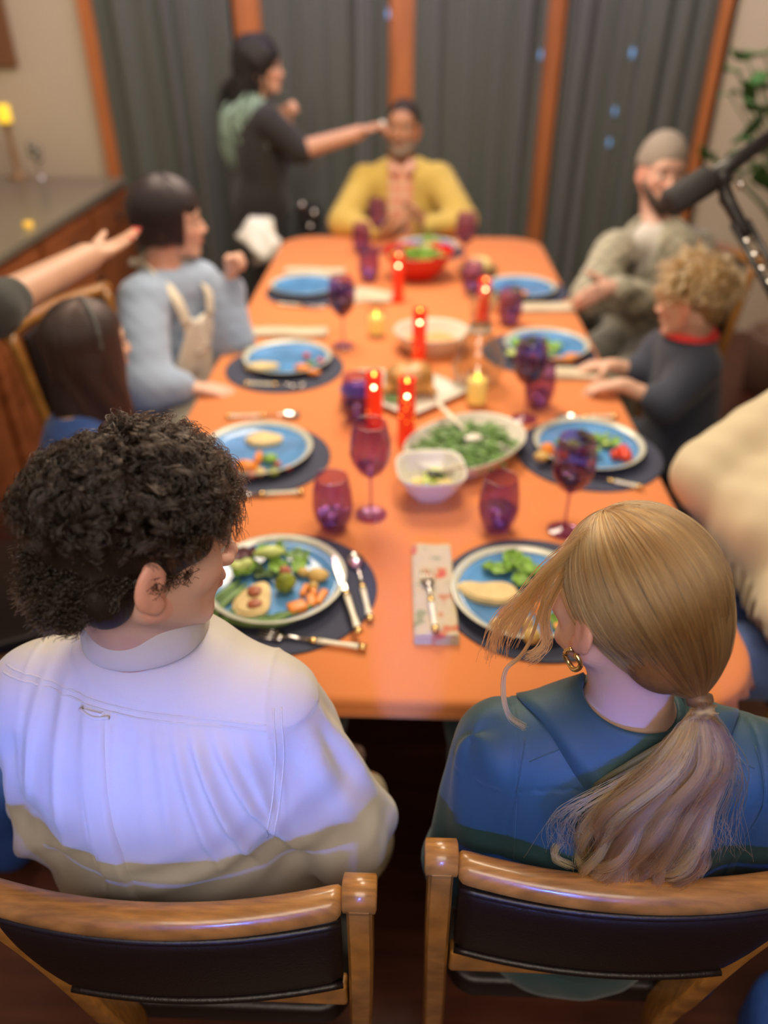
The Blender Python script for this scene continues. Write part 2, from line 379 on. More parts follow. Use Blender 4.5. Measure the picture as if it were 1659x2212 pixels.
# ------------------------------------------------------------------ counter at the left
M['counterwood'] = mat('cabinet_cherry', (.30, .095, .03), .38, var=(7, .3, (1, 1, 5)))
M['stone'] = mat('counter_stone', (.20, .18, .135), .3, var=(30, .15), coat=.2)
r = thing('cabinet', 'reddish brown wooden base cabinet along the left wall', 'cabinet', (-2.15, 3.2, 0))
g = G(); g.box((0.03, -.1, .44), (.92, 3.2, .88)); g.mk('body', M['counterwood'], r, smooth=False, bevel=.004)
for k in range(5):
    y = -1.38+.64*k; g = G(); g.box((.50, y, .36), (.022, .58, .60)); g.box((.508, y, .36), (.022, .40, .42)); d = g.mk('door', M['counterwood'], r, smooth=False, bevel=.006)
    g = G(); g.ball((.535, y+.22, .55), .016, 10, 8); g.mk('knob', M['blackplastic'], d)
    g = G(); g.box((.50, y, .77), (.022, .58, .15)); d = g.mk('drawer', M['counterwood'], r, smooth=False, bevel=.006)
    g = G(); g.ball((.53, y, .77), .016, 10, 8); g.mk('knob', M['blackplastic'], d)
g = G(); g.box((-2.14, 3.05, .90), (1.02, 3.2, .04)); o = g.mk('countertop', M['stone'], None, smooth=False, bevel=.008); tag(o, 'olive grey stone countertop on the reddish cabinet', 'countertop')
g = G(); g.box((0, 0, 0), (.30, .03, .42)); o = g.mk('picture_frame', mat('frame_brown', (.22, .10, .045), .5), None, smooth=False, bevel=.01); o.location = (-2.32, WY-.02, 1.66); tag(o, 'brown framed panel high on the beige wall, top left', 'picture')
# candle holder
p = at(42, 385, .92); r = thing('candle_holder', 'tall slim wooden candle holder on the countertop with yellow candle on top', 'candle holder', p)
g = G(); g.lathe([(.055, 0), (.055, .012), (.02, .02), (.014, .05), (.018, .12), (.012, .2), (.016, .26), (.04, .275), (.04, .283)], 24); g.mk('stem', mat('pale_wood', (.35, .2, .1), .5), r)
p = at(42, 385, .92)+A([0, 0, .284]); g = G(); g.lathe([(.034, 0), (.036, .01), (.036, .078), (.033, .085), (.01, .084)], 24); o = g.mk('candle', mat('yellow_candle_wax', (.85, .62, .05), .5, emit=(1, .62, .04), es=.75), None); o.location = p; tag(o, 'glowing yellow pillar candle on the tall holder at the counter', 'candle')
p = at(88, 385, .92); r = thing('ornament', 'shiny twisted metal ornament standing on the countertop', 'ornament', p)
g = G(); g.lathe([(.04, 0), (.04, .008), (.008, .014), (.006, .09)], 20); g.mk('base', M['steel'], r)
for k, (x, z) in enumerate(((-.02, .13), (.015, .105), (.02, .15), (-.012, .17))): g = G(); g.ball((x, 0, z), (.024, .022, .024), 14, 10); g.mk('glass_ball', mat('smoky_glass', (.35, .34, .28), .08, .8), r)
p = at(62, 490, .92); g = G(); g.lathe([(.018, 0), (.02, .005), (.02, .02), (.012, .022)], 20); o = g.mk('candle_reflection', mat('yellow_reflection', (.8, .5, .08), .5, emit=(1, .55, .05), es=.5), None); o.location = p; tag(o, 'small yellow tealight near the front edge of the countertop', 'candle')  # glowing disc added to imitate the yellow candle mirrored in the stone
# ------------------------------------------------------------------ table
r = thing('dining_table', 'long dark wooden dining table under the orange cloth', 'table', (0, 2.47, 0))
def rrect(hx, hy, rc, n=10):
    o = []
    for cx, cy, a0 in ((hx-rc, hy-rc, 0), (-hx+rc, hy-rc, 90), (-hx+rc, -hy+rc, 180), (hx-rc, -hy+rc, 270)):
        for k in range(n): a = math.radians(a0+90*k/(n-1)); o.append((cx+rc*math.cos(a), cy+rc*math.sin(a)))
    return o
def slab(g, outline, z0, z1):
    n = len(outline); V = [(x, y, z0) for x, y in outline]+[(x, y, z1) for x, y in outline]
    return g.add(V, [tuple(range(n))[::-1], tuple(range(n, 2*n))]+[(i, (i+1) % n, n+(i+1) % n, n+i) for i in range(n)])
tw = mat('table_wood', (.20, .085, .05), .35, coat=.3, var=(8, .25, (1, 8, 1)))
g = G(); slab(g, rrect(.628, 1.54, .16), .722, .7555); g.mk('tabletop', tw, r, smooth=False, bevel=.006)
g = G(); g.box((0, 0, .68), (.98, 2.6, .075)); g.mk('apron', tw, r, smooth=False, bevel=.004)
for x in (-.44, .44):
    for y in (-1.0, 1.22): g = G(); g.lathe([(.03, 0), (.035, .05), (.028, .2), (.042, .5), (.045, .66)], 20, c=(x, y, 0)); g.mk('leg', tw, r)
mc, mt, mb = _nt('orange_linen'); N_ = mt.nodes; L_ = mt.links
mb.inputs['Roughness'].default_value = .85; mb.inputs['Sheen Weight'].default_value = .15; tcn = N_.new('ShaderNodeTexCoord')
wv = []
for d_ in ('X', 'Y'):
    q = N_.new('ShaderNodeTexWave'); q.bands_direction = d_; q.inputs['Scale'].default_value = 110; q.inputs['Distortion'].default_value = 1.5; q.inputs['Detail'].default_value = 2; L_.new(tcn.outputs['Object'], q.inputs['Vector']); wv.append(q)
mm = N_.new('ShaderNodeMath'); mm.operation = 'ADD'; L_.new(wv[0].outputs['Fac'], mm.inputs[0]); L_.new(wv[1].outputs['Fac'], mm.inputs[1])
bu = N_.new('ShaderNodeBump'); bu.inputs['Strength'].default_value = .25; bu.inputs['Distance'].default_value = .004; L_.new(mm.outputs[0], bu.inputs['Height'])
nz = N_.new('ShaderNodeTexNoise'); nz.inputs['Scale'].default_value = 5; nz.inputs['Detail'].default_value = 6; L_.new(tcn.outputs['Object'], nz.inputs['Vector'])
b2 = N_.new('ShaderNodeBump'); b2.inputs['Strength'].default_value = .35; b2.inputs['Distance'].default_value = .012; L_.new(nz.outputs['Fac'], b2.inputs['Height']); L_.new(bu.outputs[0], b2.inputs['Normal']); L_.new(b2.outputs[0], mb.inputs['Normal'])
cr = N_.new('ShaderNodeValToRGB'); cr.color_ramp.elements[0].color = (.62, .185, .045, 1); cr.color_ramp.elements[1].color = (.76, .25, .07, 1); L_.new(mm.outputs[0], cr.inputs[0]); L_.new(cr.outputs[0], mb.inputs['Base Color'])
# tablecloth: flat top, soft edge, wavy hem
ol = rrect(.640, 1.555, .17, 26); n = len(ol); rings = []
per = np.arange(n)/n; V = []; F = []
drop = lambda i: (.050 if ol[i][1] < -1.2 else .10)+.02*math.sin(per[i]*40)+.012*math.sin(per[i]*83+1)
for q, (sc, zz) in enumerate(((.0, 0), (.5, 0), (.85, 0), (.975, 0), (.993, -.002), (1.0, -.008))):
    V += [(x*(1-(1-sc)*.64/.64) if sc < .9 else x-(1-sc)*.6*np.sign(x)*min(1, abs(x)/.3), y*(sc) if sc < .9 else y-(1-sc)*.6*np.sign(y)*min(1, abs(y)/.3), .760+zz) for x, y in ol]
for q in (.35, .7, 1.0):
    for i, (x, y) in enumerate(ol):
        nl = math.hypot(x/.64, y/1.555); wob = .010*math.sin(per[i]*2*math.pi*26)*q+.006*math.sin(per[i]*2*math.pi*41+1)*q
        nx_, ny_ = unit([x/.41, y/2.4]) if True else (0, 0); V.append((x+nx_*(wob+.006*q), y+ny_*(wob+.006*q), .752-drop(i)*q))
K_ = 9; F = [(q*n+i, q*n+(i+1) % n, (q+1)*n+(i+1) % n, (q+1)*n+i) for q in range(K_-1) for i in range(n)]
F = [f[::-1] for f in F]
o = mk('tablecloth', V, F, mc, None, off=(0, 0, 0)); o.location = (0, 2.47, 0); md = o.modifiers.new('thick', 'SOLIDIFY'); md.thickness = .002; md.offset = -1
tag(o, 'orange linen tablecloth spread over the long table', 'tablecloth')
T = .7605
# placemats, plates
M['mat'] = mat('navy_weave', (.045, .054, .098), .75, bump=(420, .3), var=(200, .15))
M['plate'] = mat('blue_glaze', (.10, .29, .60), .18, coat=.4, var=(9, .35)); M['rim'] = mat('cream_rim', (.60, .62, .52), .25, coat=.3, var=(60, .08))
M['cream'] = mat('cream_ceramic', (.74, .71, .62), .25, coat=.3)
SEAT = ['beside the dark haired person in white at the near left', 'in front of the ponytailed person at the near right', 'beside the child with long dark hair', 'in front of the person in the blue sweater', 'at the far left seat beside the head of the table', 'near the cream sweater on the right side', 'in front of the boy on the right side', 'in front of the person in the beanie', 'at the head of the table before the yellow cardigan']
MP = [(-.248, 1.205), (.262, 1.205), (-.393, 1.74), (-.405, 2.33), (-.40, 3.11), (.478, 1.795), (.437, 2.49), (.455, 3.15), (.06, 3.75)]
PP = [(-.263, 1.215), (.236, 1.193), (-.393, 1.755), (-.40, 2.37), (-.435, 3.14), (.479, 1.81), (.467, 2.515), (.45, 3.145), (.08, 3.76)]
pr_ = None
for i, (x, y) in enumerate(MP):
    g = G(); g.lathe([(.001, 0), (.188, 0), (.192, .0015), (.188, .003), (.182, .0026), (.001, .003)], 72, cap=False)
    o = g.mk('placemat', M['mat'], None) if i == 0 else copytree(pr_)
    if i == 0: pr_ = o
    o.location = (x, y, T); tag(o, 'round dark blue placemat '+SEAT[i], 'placemat', 'round placemats')
base = None; PZ = T+.0032
for i, (x, y) in enumerate(PP):
    if base is None:
        base = r = thing('plate', '', 'plate')
        g = G(); g.lathe([(.001, .004), (.07, .004), (.075, .001), (.08, .001), (.085, .005), (.12, .010), (.130, .0165), (.1305, .019), (.119, .0125), (.10, .0095), (.001, .0085)], 80, cap=False); g.mk('well', M['plate'], r)
        g = G(); g.lathe([(.1295, .0155), (.138, .0195), (.1435, .0235), (.1445, .0245), (.1435, .0262), (.137, .0242), (.1295, .0192)], 80, cap=False); g.V = [np.vstack([g.V[0]])]; g.mk('rim', M['rim'], r)
    else: r = copytree(base)
    r.location = (x, y, PZ); tag(r, 'blue plate with cream rim '+SEAT[i], 'plate', 'blue dinner plates')
FZ = PZ+.0095
# ------------------------------------------------------------------ food
fm = lambda n, c, ro=.45, **k: mat(n, c, ro, **k)
F_ = dict(carrot=fm('carrot', (.85, .27, .03), .4, var=(60, .12)), potato=fm('potato', (.72, .50, .16), .45, var=(40, .2), bump=(80, .2)), redpot=fm('red_potato', (.55, .17, .11), .45), sprout=fm('sprout', (.28, .34, .03), .5, bump=(90, .6), var=(50, .4)),
          bean=fm('green_bean', (.15, .29, .08), .35, var=(60, .3)), leaf=fm('lettuce', (.22, .42, .06), .5, var=(50, .45)), dleaf=fm('dark_leaf', (.06, .12, .03), .5, var=(50, .4)), purple=fm('purple_leaf', (.12, .04, .06), .5), tomato=fm('tomato', (.75, .07, .03), .2),
          meat=fm('roast', (.50, .24, .06), .45, var=(25, .5), bump=(60, .5), coat=.3), bread=fm('bread', (.80, .62, .30), .65, bump=(70, .3), var=(25, .16)), cran=fm('cranberry', (.42, .12, .05), .3, bump=(90, .5)), egg=fm('pale_yellow', (.82, .68, .28), .5), crouton=fm('crouton', (.6, .4, .16), .7), cucumber=fm('cucumber', (.62, .74, .25), .4))
def food(name, m, label, cat, group, x, y, z, r, rz=0, n=12, mm=8, noise=.08, seed=None):
    g = G(); g.ball((0, 0, 0), r, n, mm, noise=noise, seed=int(abs(x*9973+y*7919)*10) if seed is None else seed)
    o = g.mk(name, F_[m], None); rr = A(r) if hasattr(r, '__len__') else A([r]*3); o.location = (x, y, z+rr[2]*.95); o.rotation_euler = (0, 0, rz); return tag(o, label, cat, group)
def bean(p0, ang, L, bend, label, group, z, r=.0042, tilt=0):
    t = np.linspace(-.5, .5, 9); P = np.stack([t*L, bend*(t*t*4-1)*L*.25, np.zeros(9)+tilt*t*L], 1); g = G(); g.tube(P, r*np.sin(np.linspace(.35, 2.79, 9))**.5, 7)
    o = g.mk('green_bean', F_['bean'], None); o.location = (p0[0], p0[1], z+r); o.rotation_euler = (0, 0, ang); return tag(o, label, 'green bean', group)
def leafobj(x, y, z, sz, rz, m, label, group, seed, up=.5, cat='lettuce leaf', name='lettuce_leaf'):
    rr = np.random.default_rng(seed); n = 13; V = []
    for i in range(n):
        for j in range(n):
            u, v = i/(n-1)*2-1, j/(n-1)*2-1; w_ = math.sqrt(max(0, 1-u*u*.92))*(.62+.12*math.sin(u*3)); X, Y = u*sz, v*w_*sz
            V.append([X, Y+.06*sz*math.sin(u*7), sz*(up*(u*u*.35+v*v*.35)+.13*math.sin(v*9+u*5+seed)*abs(v)+.06*math.sin(u*11+seed))])
    F = [(i*n+j, (i+1)*n+j, (i+1)*n+j+1, i*n+j+1) for i in range(n-1) for j in range(n-1)]
    o = mk(name, V, F, F_[m], None); o.modifiers.new('thick', 'SOLIDIFY').thickness = .0012; o.location = (x, y, z); o.rotation_euler = (rr.uniform(-.2, .2), rr.uniform(-.2, .2), rz); return tag(o, label, cat, group)
def px(x, y, z=FZ+.01): p = at(x, y, z); return p[0], p[1]
# near left plate
W1_ = 'on the near left plate'; g = G()
ol_ = [(-.040, -.050), (-.012, -.062), (.022, -.052), (.036, -.028), (.034, .01), (.026, .05), (.008, .066), (-.018, .052), (-.04, .02), (-.052, -.018)]
ol_ = smoothpath(ol_+[ol_[0]], 44)[:-1]*A([.82, .82]); x, y = px(552, 1295)
slab(g, [tuple(p) for p in ol_], 0, .012); slab(g, [tuple(p*.86) for p in ol_], .012, .016)
o = g.mk('squash_slice', F_['bread'], None, bevel=.003); o.location = (x, y, FZ); tag(o, 'golden squash slice with brown filling on the near left plate', 'squash')
for k, (a, b) in enumerate(((-.002, .016), (.004, -.022))):
    food('cranberry_filling', 'cran', ('larger upper' if k == 0 else 'smaller lower')+' brown cranberry filling on the squash slice', 'filling', None, x+a, y+b, FZ+.0145, (.017-.003*k, .015-.002*k, .005), noise=.25)
food('brussels_sprout', 'sprout', 'round olive green brussels sprout on the near left plate', 'brussels sprout', None, *px(617, 1268), FZ, .021)
food('red_potato', 'redpot', 'small red potato above the brussels sprout on the near left plate', 'potato', None, *px(616, 1236), FZ, (.014, .012, .012))
def block(name, m, label, cat, group, x, y, z, d, rz, bev=.004):
    g = G(); g.box((0, 0, d[2]/2), d); o = g.mk(name, F_[m], None, bevel=bev); o.location = (x, y, z); o.rotation_euler = (0, 0, rz); return tag(o, label, cat, group)
for k, (a, b, d, rz, lab) in enumerate(((642, 1312, (.036, .028, .018), .5, 'big square orange carrot chunk nearest the rim of the near left plate'), (657, 1272, (.012, .034, .012), -.2, 'thin orange carrot stick beside the sprout on the near left plate'), (672, 1295, (.018, .036, .014), .15, 'middle orange carrot stick on the near left plate'), (694, 1288, (.016, .042, .014), -.3, 'outermost orange carrot stick on the near left plate'), (676, 1272, (.014, .03, .012), .3, 'short carrot piece under the potatoes on the near left plate'))):
    block('carrot_piece', 'carrot', lab, 'carrot', 'carrots on the near left plate', *px(a, b), FZ, d, rz)
for a, b, rr_, lab in ((686, 1245, (.024, .017, .014), 'large roasted potato half at the right of the near left plate'), (654, 1236, (.012, .011, .010), 'small roasted potato beside the large one on the near left plate'), (677, 1266, (.012, .010, .010), 'pale potato piece below the large potato half on the near left plate')): food('potato', 'potato', lab, 'potato', 'potatoes on the near left plate', *px(a, b), FZ, rr_)
for k in range(9): bean(px(478+6*k-(k % 3)*4, 1275+5*k), 1.0+.12*math.sin(k*3), .10, .3*math.sin(k), 'green bean in the bunch left of the squash slice', 'green beans left of the squash slice', FZ+.0045*(k % 2))
for k in range(11): bean(px(520+17*(k % 8)-(k//8)*8, 1336+4*math.sin(k*2)-9*max(0, k % 8-4)), .35*(k % 8-3)/4+.1, .085, .35, 'green bean in the curved row below the squash slice', 'green beans below the squash slice', FZ+.0045*(k % 2))
for k, (a, b, sz, m_, up, lab) in enumerate(((520, 1200, .034, 'purple', .6, 'purple salad leaf near the mouth of the person in white'), (524, 1236, .030, 'leaf', .8, 'round pale green lettuce bunch left on the near left plate'), (545, 1222, .026, 'dleaf', .6, 'dark leaf under the lettuce on the near left plate'), (585, 1195, .032, 'leaf', .9, 'pale lettuce wedge standing at the top of the near left plate'), (600, 1222, .030, 'leaf', .5, 'flat lettuce heart in the middle of the near left plate'), (640, 1200, .028, 'bean', .5, 'dark green leaf at the upper right of the near left plate'), (645, 1222, .024, 'leaf', .5, 'green leaf above the potatoes on the near left plate'), (572, 1240, .024, 'dleaf', .5, 'small dark leaf above the squash slice'))):
    leafobj(*px(a, b), FZ+.008, sz, k*1.3, m_, lab, 'salad on the near left plate', k, up)
food('endive_wedge', 'cucumber', 'pale yellow lettuce core wedge at the top of the near left plate', 'lettuce', None, *px(578, 1204), FZ+.012, (.034, .016, .012), .35, noise=.2)
food('lettuce_heart', 'cucumber', 'pale green lettuce heart at the left of the near left plate', 'lettuce', None, *px(523, 1232), FZ+.01, (.02, .018, .014), .35, noise=.35)
# near right plate
g = G(); q = [(-.068, .012), (-.05, .026), (-.02, .022), (.01, .026), (.036, .024), (.052, .004), (.046, -.022), (.022, -.036), (-.012, -.033), (-.045, -.02)]; q = smoothpath(q+[q[0]], 44)[:-1]
slab(g, [tuple(p) for p in q], 0, .012); slab(g, [tuple(p*.9) for p in q], .012, .015); o = g.mk('bread_slice', F_['bread'], None, bevel=.003); x, y = px(1060, 1276); o.location = (x, y, FZ); tag(o, 'flat golden bread slice on the near right plate', 'bread')
for k, (a, b, m_, lab) in enumerate(((1074, 1355, 'potato', 'left yellow baby potato of the front row on the near right plate'), (1106, 1364, 'potato', 'middle yellow baby potato of the front row on the near right plate'), (1148, 1378, 'potato', 'right yellow baby potato of the front row on the near right plate'), (1139, 1349, 'potato', 'small yellow baby potato behind the front row on the near right plate'), (1092, 1334, 'redpot', 'red potato among the yellow baby potatoes'))): food('baby_potato', m_, lab, 'potato', 'baby potatoes on the near right plate', *px(a, b), FZ, .0155 if k != 3 else .013, noise=.06)
for k, (a, b, d, rz, lab) in enumerate(((1118, 1334, (.026, .014, .012), .1, 'flat carrot slice beside the red potato on the near right plate'), (1158, 1308, (.024, .026, .016), .5, 'upper carrot chunk at the right of the near right plate'), (1172, 1326, (.026, .018, .014), .2, 'lower carrot chunk beside the hair strand'), (1208, 1352, (.02, .02, .012), .2, 'carrot chunk near the ear of the ponytailed person'))): block('carrot_piece', 'carrot', lab, 'carrot', 'carrots on the near right plate', *px(a, b), FZ, d, rz)
for k, (a, b, sz, m_, up, lab) in enumerate(((1075, 1228, .032, 'leaf', .5, 'long green leaf at the left of the salad on the near right plate'), (1105, 1215, .032, 'leaf', .8, 'curly green leaf at the top of the salad on the near right plate'), (1135, 1225, .030, 'leaf', .7, 'bright green leaf in the middle of the near right salad'), (1160, 1235, .028, 'leaf', .6, 'green leaf at the right of the near right salad'), (1125, 1250, .026, 'leaf', .5, 'green leaf hanging to the bread side of the near right salad'), (1165, 1270, .030, 'purple', .5, 'dark purple leaf below the near right salad'), (1185, 1255, .030, 'dleaf', .5, 'dark leaf behind the hair strand on the near right plate'), (1205, 1345, .024, 'leaf', .6, 'green leaf next to the ear of the ponytailed person'))): leafobj(*px(a, b), FZ+.008, sz, k*1.1, m_, lab, 'salad on the near right plate', 20+k, up)
g = G(); g.tube(smoothpath([(0, .03, .003), (.006, 0, .003), (-.004, -.03, .003)], 8), .0028, 7); o = g.mk('leaf_stem', F_['cucumber'], None); o.location = (*px(1125, 1295), FZ); tag(o, 'thin pale green stem lying on the near right plate', 'stem')
# other plates
def slice_(a, b, sx, sy, rz, lab, h=.012):
    g = G(); q = [(math.cos(t)*(1+.12*math.sin(2*t+1))*sx, math.sin(t)*(1+.1*math.cos(3*t))*sy) for t in np.linspace(0, 6.28, 40)[:-1]]; slab(g, q, 0, h); slab(g, [(u*.9, v*.9) for u, v in q], h, h+.003)
    o = g.mk('bread_slice', F_['bread'], None, bevel=.003); o.location = (*px(a, b), FZ); o.rotation_euler = (0, 0, rz); tag(o, lab, 'bread', 'bread slices on the plates')
slice_(570, 947, .045, .034, .0, 'golden bread slice on the plate beside the child with long dark hair'); slice_(566, 790, .048, .024, .1, 'golden bread slice on the plate of the person in the blue sweater')
for k, (a, b, m_, r_, lab) in enumerate(((558, 990, 'carrot', (.012, .03, .012), 'upright orange carrot stick on the plate beside the child'), (530, 1010, 'carrot', (.032, .02, .014), 'large orange carrot piece on the plate beside the child'), (582, 992, 'leaf', (.02, .018, .012), 'yellow green sprout half on the plate beside the child'), (590, 1018, 'sprout', (.017, .013, .011), 'lower green sprout half on the plate beside the child'), (562, 1020, 'potato', (.014, .012, .011), 'small potato on the plate beside the child'), (545, 1025, 'redpot', (.014, .012, .010), 'red potato on the plate beside the child'), (622, 1008, 'tomato', (.008, .008, .007), 'tiny red berry on the plate beside the child'), (600, 1000, 'redpot', (.010, .010, .008), 'small reddish piece next to the sprouts on the plate beside the child'),
    (652, 796, 'carrot', (.026, .018, .012), 'orange carrot chunk on the plate of the person in the blue sweater'), (678, 803, 'carrot', (.022, .012, .009), 'carrot slice at the rim of the plate of the person in the blue sweater'), (662, 768, 'tomato', (.012, .011, .010), 'left tomato on the plate of the person in the blue sweater'), (692, 778, 'tomato', (.011, .010, .009), 'right tomato on the plate of the person in the blue sweater'), (672, 783, 'bean', (.02, .012, .008), 'green leaf bit on the plate of the person in the blue sweater'),
    (1182, 975, 'carrot', (.018, .018, .016), 'orange carrot ball on the plate near the cream sweater'), (1170, 990, 'potato', (.018, .015, .014), 'yellow potato under the carrot on the plate near the cream sweater'), (1210, 985, 'carrot', (.022, .014, .012), 'carrot stick on the plate near the cream sweater'), (1207, 1007, 'sprout', (.016, .014, .011), 'green sprout at the front of the plate near the cream sweater'), (1328, 985, 'tomato', (.016, .015, .014), 'left red tomato on the plate near the cream sweater'), (1352, 988, 'tomato', (.017, .016, .015), 'right red tomato on the plate near the cream sweater'), (1345, 972, 'tomato', (.016, .013, .012), 'back red tomato on the plate near the cream sweater'), (1307, 958, 'cucumber', (.015, .013, .008), 'pale cucumber piece left of the tomatoes'), (1255, 975, 'purple', (.02, .016, .010), 'dark purple leaf bunch behind the red wine glass'), (1278, 1002, 'redpot', (.012, .012, .010), 'small pinkish piece behind the red wine glass'),
    (1215, 775, 'carrot', (.05, .012, .008), 'long orange carrot slice on the plate of the boy'), (1238, 768, 'carrot', (.03, .016, .008), 'short orange carrot slice on the plate of the boy'), (1150, 770, 'crouton', (.014, .012, .010), 'brown crouton on the plate of the boy'), (1180, 755, 'crouton', (.012, .010, .010), 'second crouton beside the lettuce on the plate of the boy'), (1133, 632, 'carrot', (.016, .012, .008), 'orange bit on the plate of the person in the beanie'), (1118, 640, 'cucumber', (.022, .014, .010), 'yellow green bit on the plate of the person in the beanie'))):
    food('vegetable_piece', m_, lab, 'vegetable', None, *px(a, b), FZ, r_, noise=.12)
for k, (a, b, sz, m_, lab) in enumerate(((1225, 965, .032, 'leaf', 'green leaf at the left of the salad near the cream sweater'), (1262, 945, .03, 'dleaf', 'dark leaf in the salad near the cream sweater'), (1290, 950, .034, 'leaf', 'bright leaf at the back of the salad near the cream sweater'), (1278, 975, .03, 'bean', 'dark green leaf seen through the red wine glass'), (1320, 960, .028, 'leaf', 'green leaf above the tomatoes'), (1120, 745, .034, 'leaf', 'lettuce leaf at the left of the boy\'s plate'), (1145, 738, .034, 'leaf', 'lettuce leaf at the top of the boy\'s plate'), (1190, 748, .036, 'leaf', 'lettuce leaf in the middle of the boy\'s plate'), (1105, 765, .026, 'cucumber', 'pale leaf end at the rim of the boy\'s plate'), (1190, 765, .028, 'bean', 'green leaf above the carrot on the boy\'s plate'), (925, 520, .04, 'leaf', 'green leaf bunch at the head of the table'), (940, 522, .03, 'leaf', 'lighter green leaf at the head of the table'), (1115, 630, .03, 'leaf', 'green leaf on the plate of the person in the beanie'))): leafobj(*px(a, b), FZ+.008, sz, k*1.7, m_, lab, 'salad leaves on the farther plates', 40+k, .8)
# ------------------------------------------------------------------ cutlery
def cutlery(kind, a, b, label, z=T+.001, group=None, flip=0):
    a = A(a, float); b = A(b, float); L = np.linalg.norm(b-a); ang = math.atan2(b[1]-a[1], b[0]-a[0])
    r = thing(kind, label, kind, (a[0], a[1], z), ang, group); h = .45*L; zz = .0045
    g = G(); g.tube([(L-x, 0, zz) for x in np.linspace(0, h, 8)], [.0065, .0075, .0065, .0055, .0055, .0058, .0062, .0062], 10, .62); g.mk('handle', M['ivory'], r)
    g = G(); g.tube([(L-h-.016, 0, zz), (L-h-.008, 0, zz), (L-h, 0, zz)], [.0045, .0068, .0066], 10, .7); g.mk('gold_collar', M['gold'], r); g = G(); g.tube([(L-.012, 0, zz), (L+.002, 0, zz)], [.0075, .0078], 10, .7); g.mk('gold_cap', M['gold'], r)
    g = G(); x1 = L-h-.014
    if kind == 'spoon':
        g.tube([(x1, 0, zz), (.06, 0, zz+.001), (.045, 0, zz)], [.0042, .0032, .004], 8, .5); n = 16; V = []; F = []
        for j in range(7):
            for i in range(n): t = 2*math.pi*i/n; q = j/6; V.append([.026+.026*q*math.cos(t), .0175*q*math.sin(t), zz-.003+.006*q*q])
        F = [(j*n+i, j*n+(i+1) % n, (j+1)*n+(i+1) % n, (j+1)*n+i) for j in range(6) for i in range(n)]; g.add(V, F); g.add(A(V)-A([0, 0, .0012]), [f[::-1] for f in F])
    elif kind == 'knife':
        q = [(x1, -.004), (x1-.02, -.006), (x1-.07, -.008), (.008, -.005), (0, .001), (.01, .0045), (x1-.02, .005), (x1, .004)]; slab(g, q, zz-.001, zz+.001)
    else:
        g.tube([(x1, 0, zz), (.06, 0, zz+.002), (.048, 0, zz+.001)], [.0042, .0034, .004], 8, .5); q = [(.052, -.004), (.044, -.0125), (.034, -.0135), (.034, .0135), (.044, .0125), (.052, .004)]; slab(g, q, zz, zz+.0016)
        for y in (-.0115, -.0038, .0038, .0115): g.tube([(.036, y, zz+.001), (.016, y, zz), (0, y, zz+.003)], [.0018, .0018, .001], 6, .8)
    g.mk('head', M['steel'], r, smooth=kind != 'knife'); return r
cutlery('spoon', px(766, 1203, T), px(800, 1345, T), 'spoon at the far right of the near left placemat', T+.0035)
cutlery('knife', px(722, 1222, T), px(776, 1388, T), 'knife lying between the near left plate and the spoon', T+.022)
cutlery('fork', px(560, 1374, T), px(789, 1405, T), 'fork lying crosswise below the near left plate', T+.0035)
cutlery('fork', px(921, 1238, T+.02), px(941, 1368, T+.02), 'ivory handled fork lying on the folded patterned napkin', T+.0225)
cutlery('fork', px(470, 1078, T), px(655, 1068, T), 'fork below the plate beside the child with long dark hair', T+.0035)
cutlery('spoon', px(650, 900, T), px(490, 905, T), 'spoon above the plate beside the child with long dark hair', T+.0035)
cutlery('knife', px(520, 1058, T), px(640, 1075, T), 'knife between fork and plate beside the child', T+.0035) if 0 else None
cutlery('fork', px(660, 838, T), px(530, 833, T), 'fork below the plate of the person in the blue sweater', T+.0035)
cutlery('spoon', px(590, 748, T), px(500, 766, T), 'spoon behind the plate of the person in the blue sweater', T+.0035)
cutlery('knife', px(1255, 1030, T), px(1385, 1058, T), 'knife below the plate near the cream sweater', T+.0035)
cutlery('spoon', px(1200, 906, T), px(1330, 905, T), 'spoon behind the plate near the cream sweater', T+.0035)
cutlery('fork', px(700, 668, T), px(600, 660, T), 'fork below the empty far left plate', T+.0035)
# ------------------------------------------------------------------ napkins
M['napkin'] = None
m, t, b = _nt('patterned_napkin'); N_ = t.nodes; L_ = t.links; tcn = N_.new('ShaderNodeTexCoord'); vz = N_.new('ShaderNodeTexNoise'); vz.inputs['Scale'].default_value = 22; vz.inputs['Detail'].default_value = 1; L_.new(tcn.outputs['Object'], vz.inputs['Vector'])
cr = N_.new('ShaderNodeValToRGB'); cr.color_ramp.interpolation = 'EASE'
for p_, c_ in ((.0, (.22, .26, .14)), (.30, (.30, .32, .18)), (.38, (.56, .47, .31)), (.62, (.58, .49, .33)), (.68, (.55, .24, .12)), (.75, (.60, .10, .08))):
    e_ = cr.color_ramp.elements.new(p_); e_.color = (*c_, 1)
L_.new(vz.outputs['Fac'], cr.inputs[0]); L_.new(cr.outputs[0], b.inputs['Base Color']); b.inputs['Roughness'].default_value = .9; M['napkin'] = m
M['cloth_cream'] = mat('cream_linen', (.62, .54, .40), .9, bump=(300, .3), var=(30, .1))
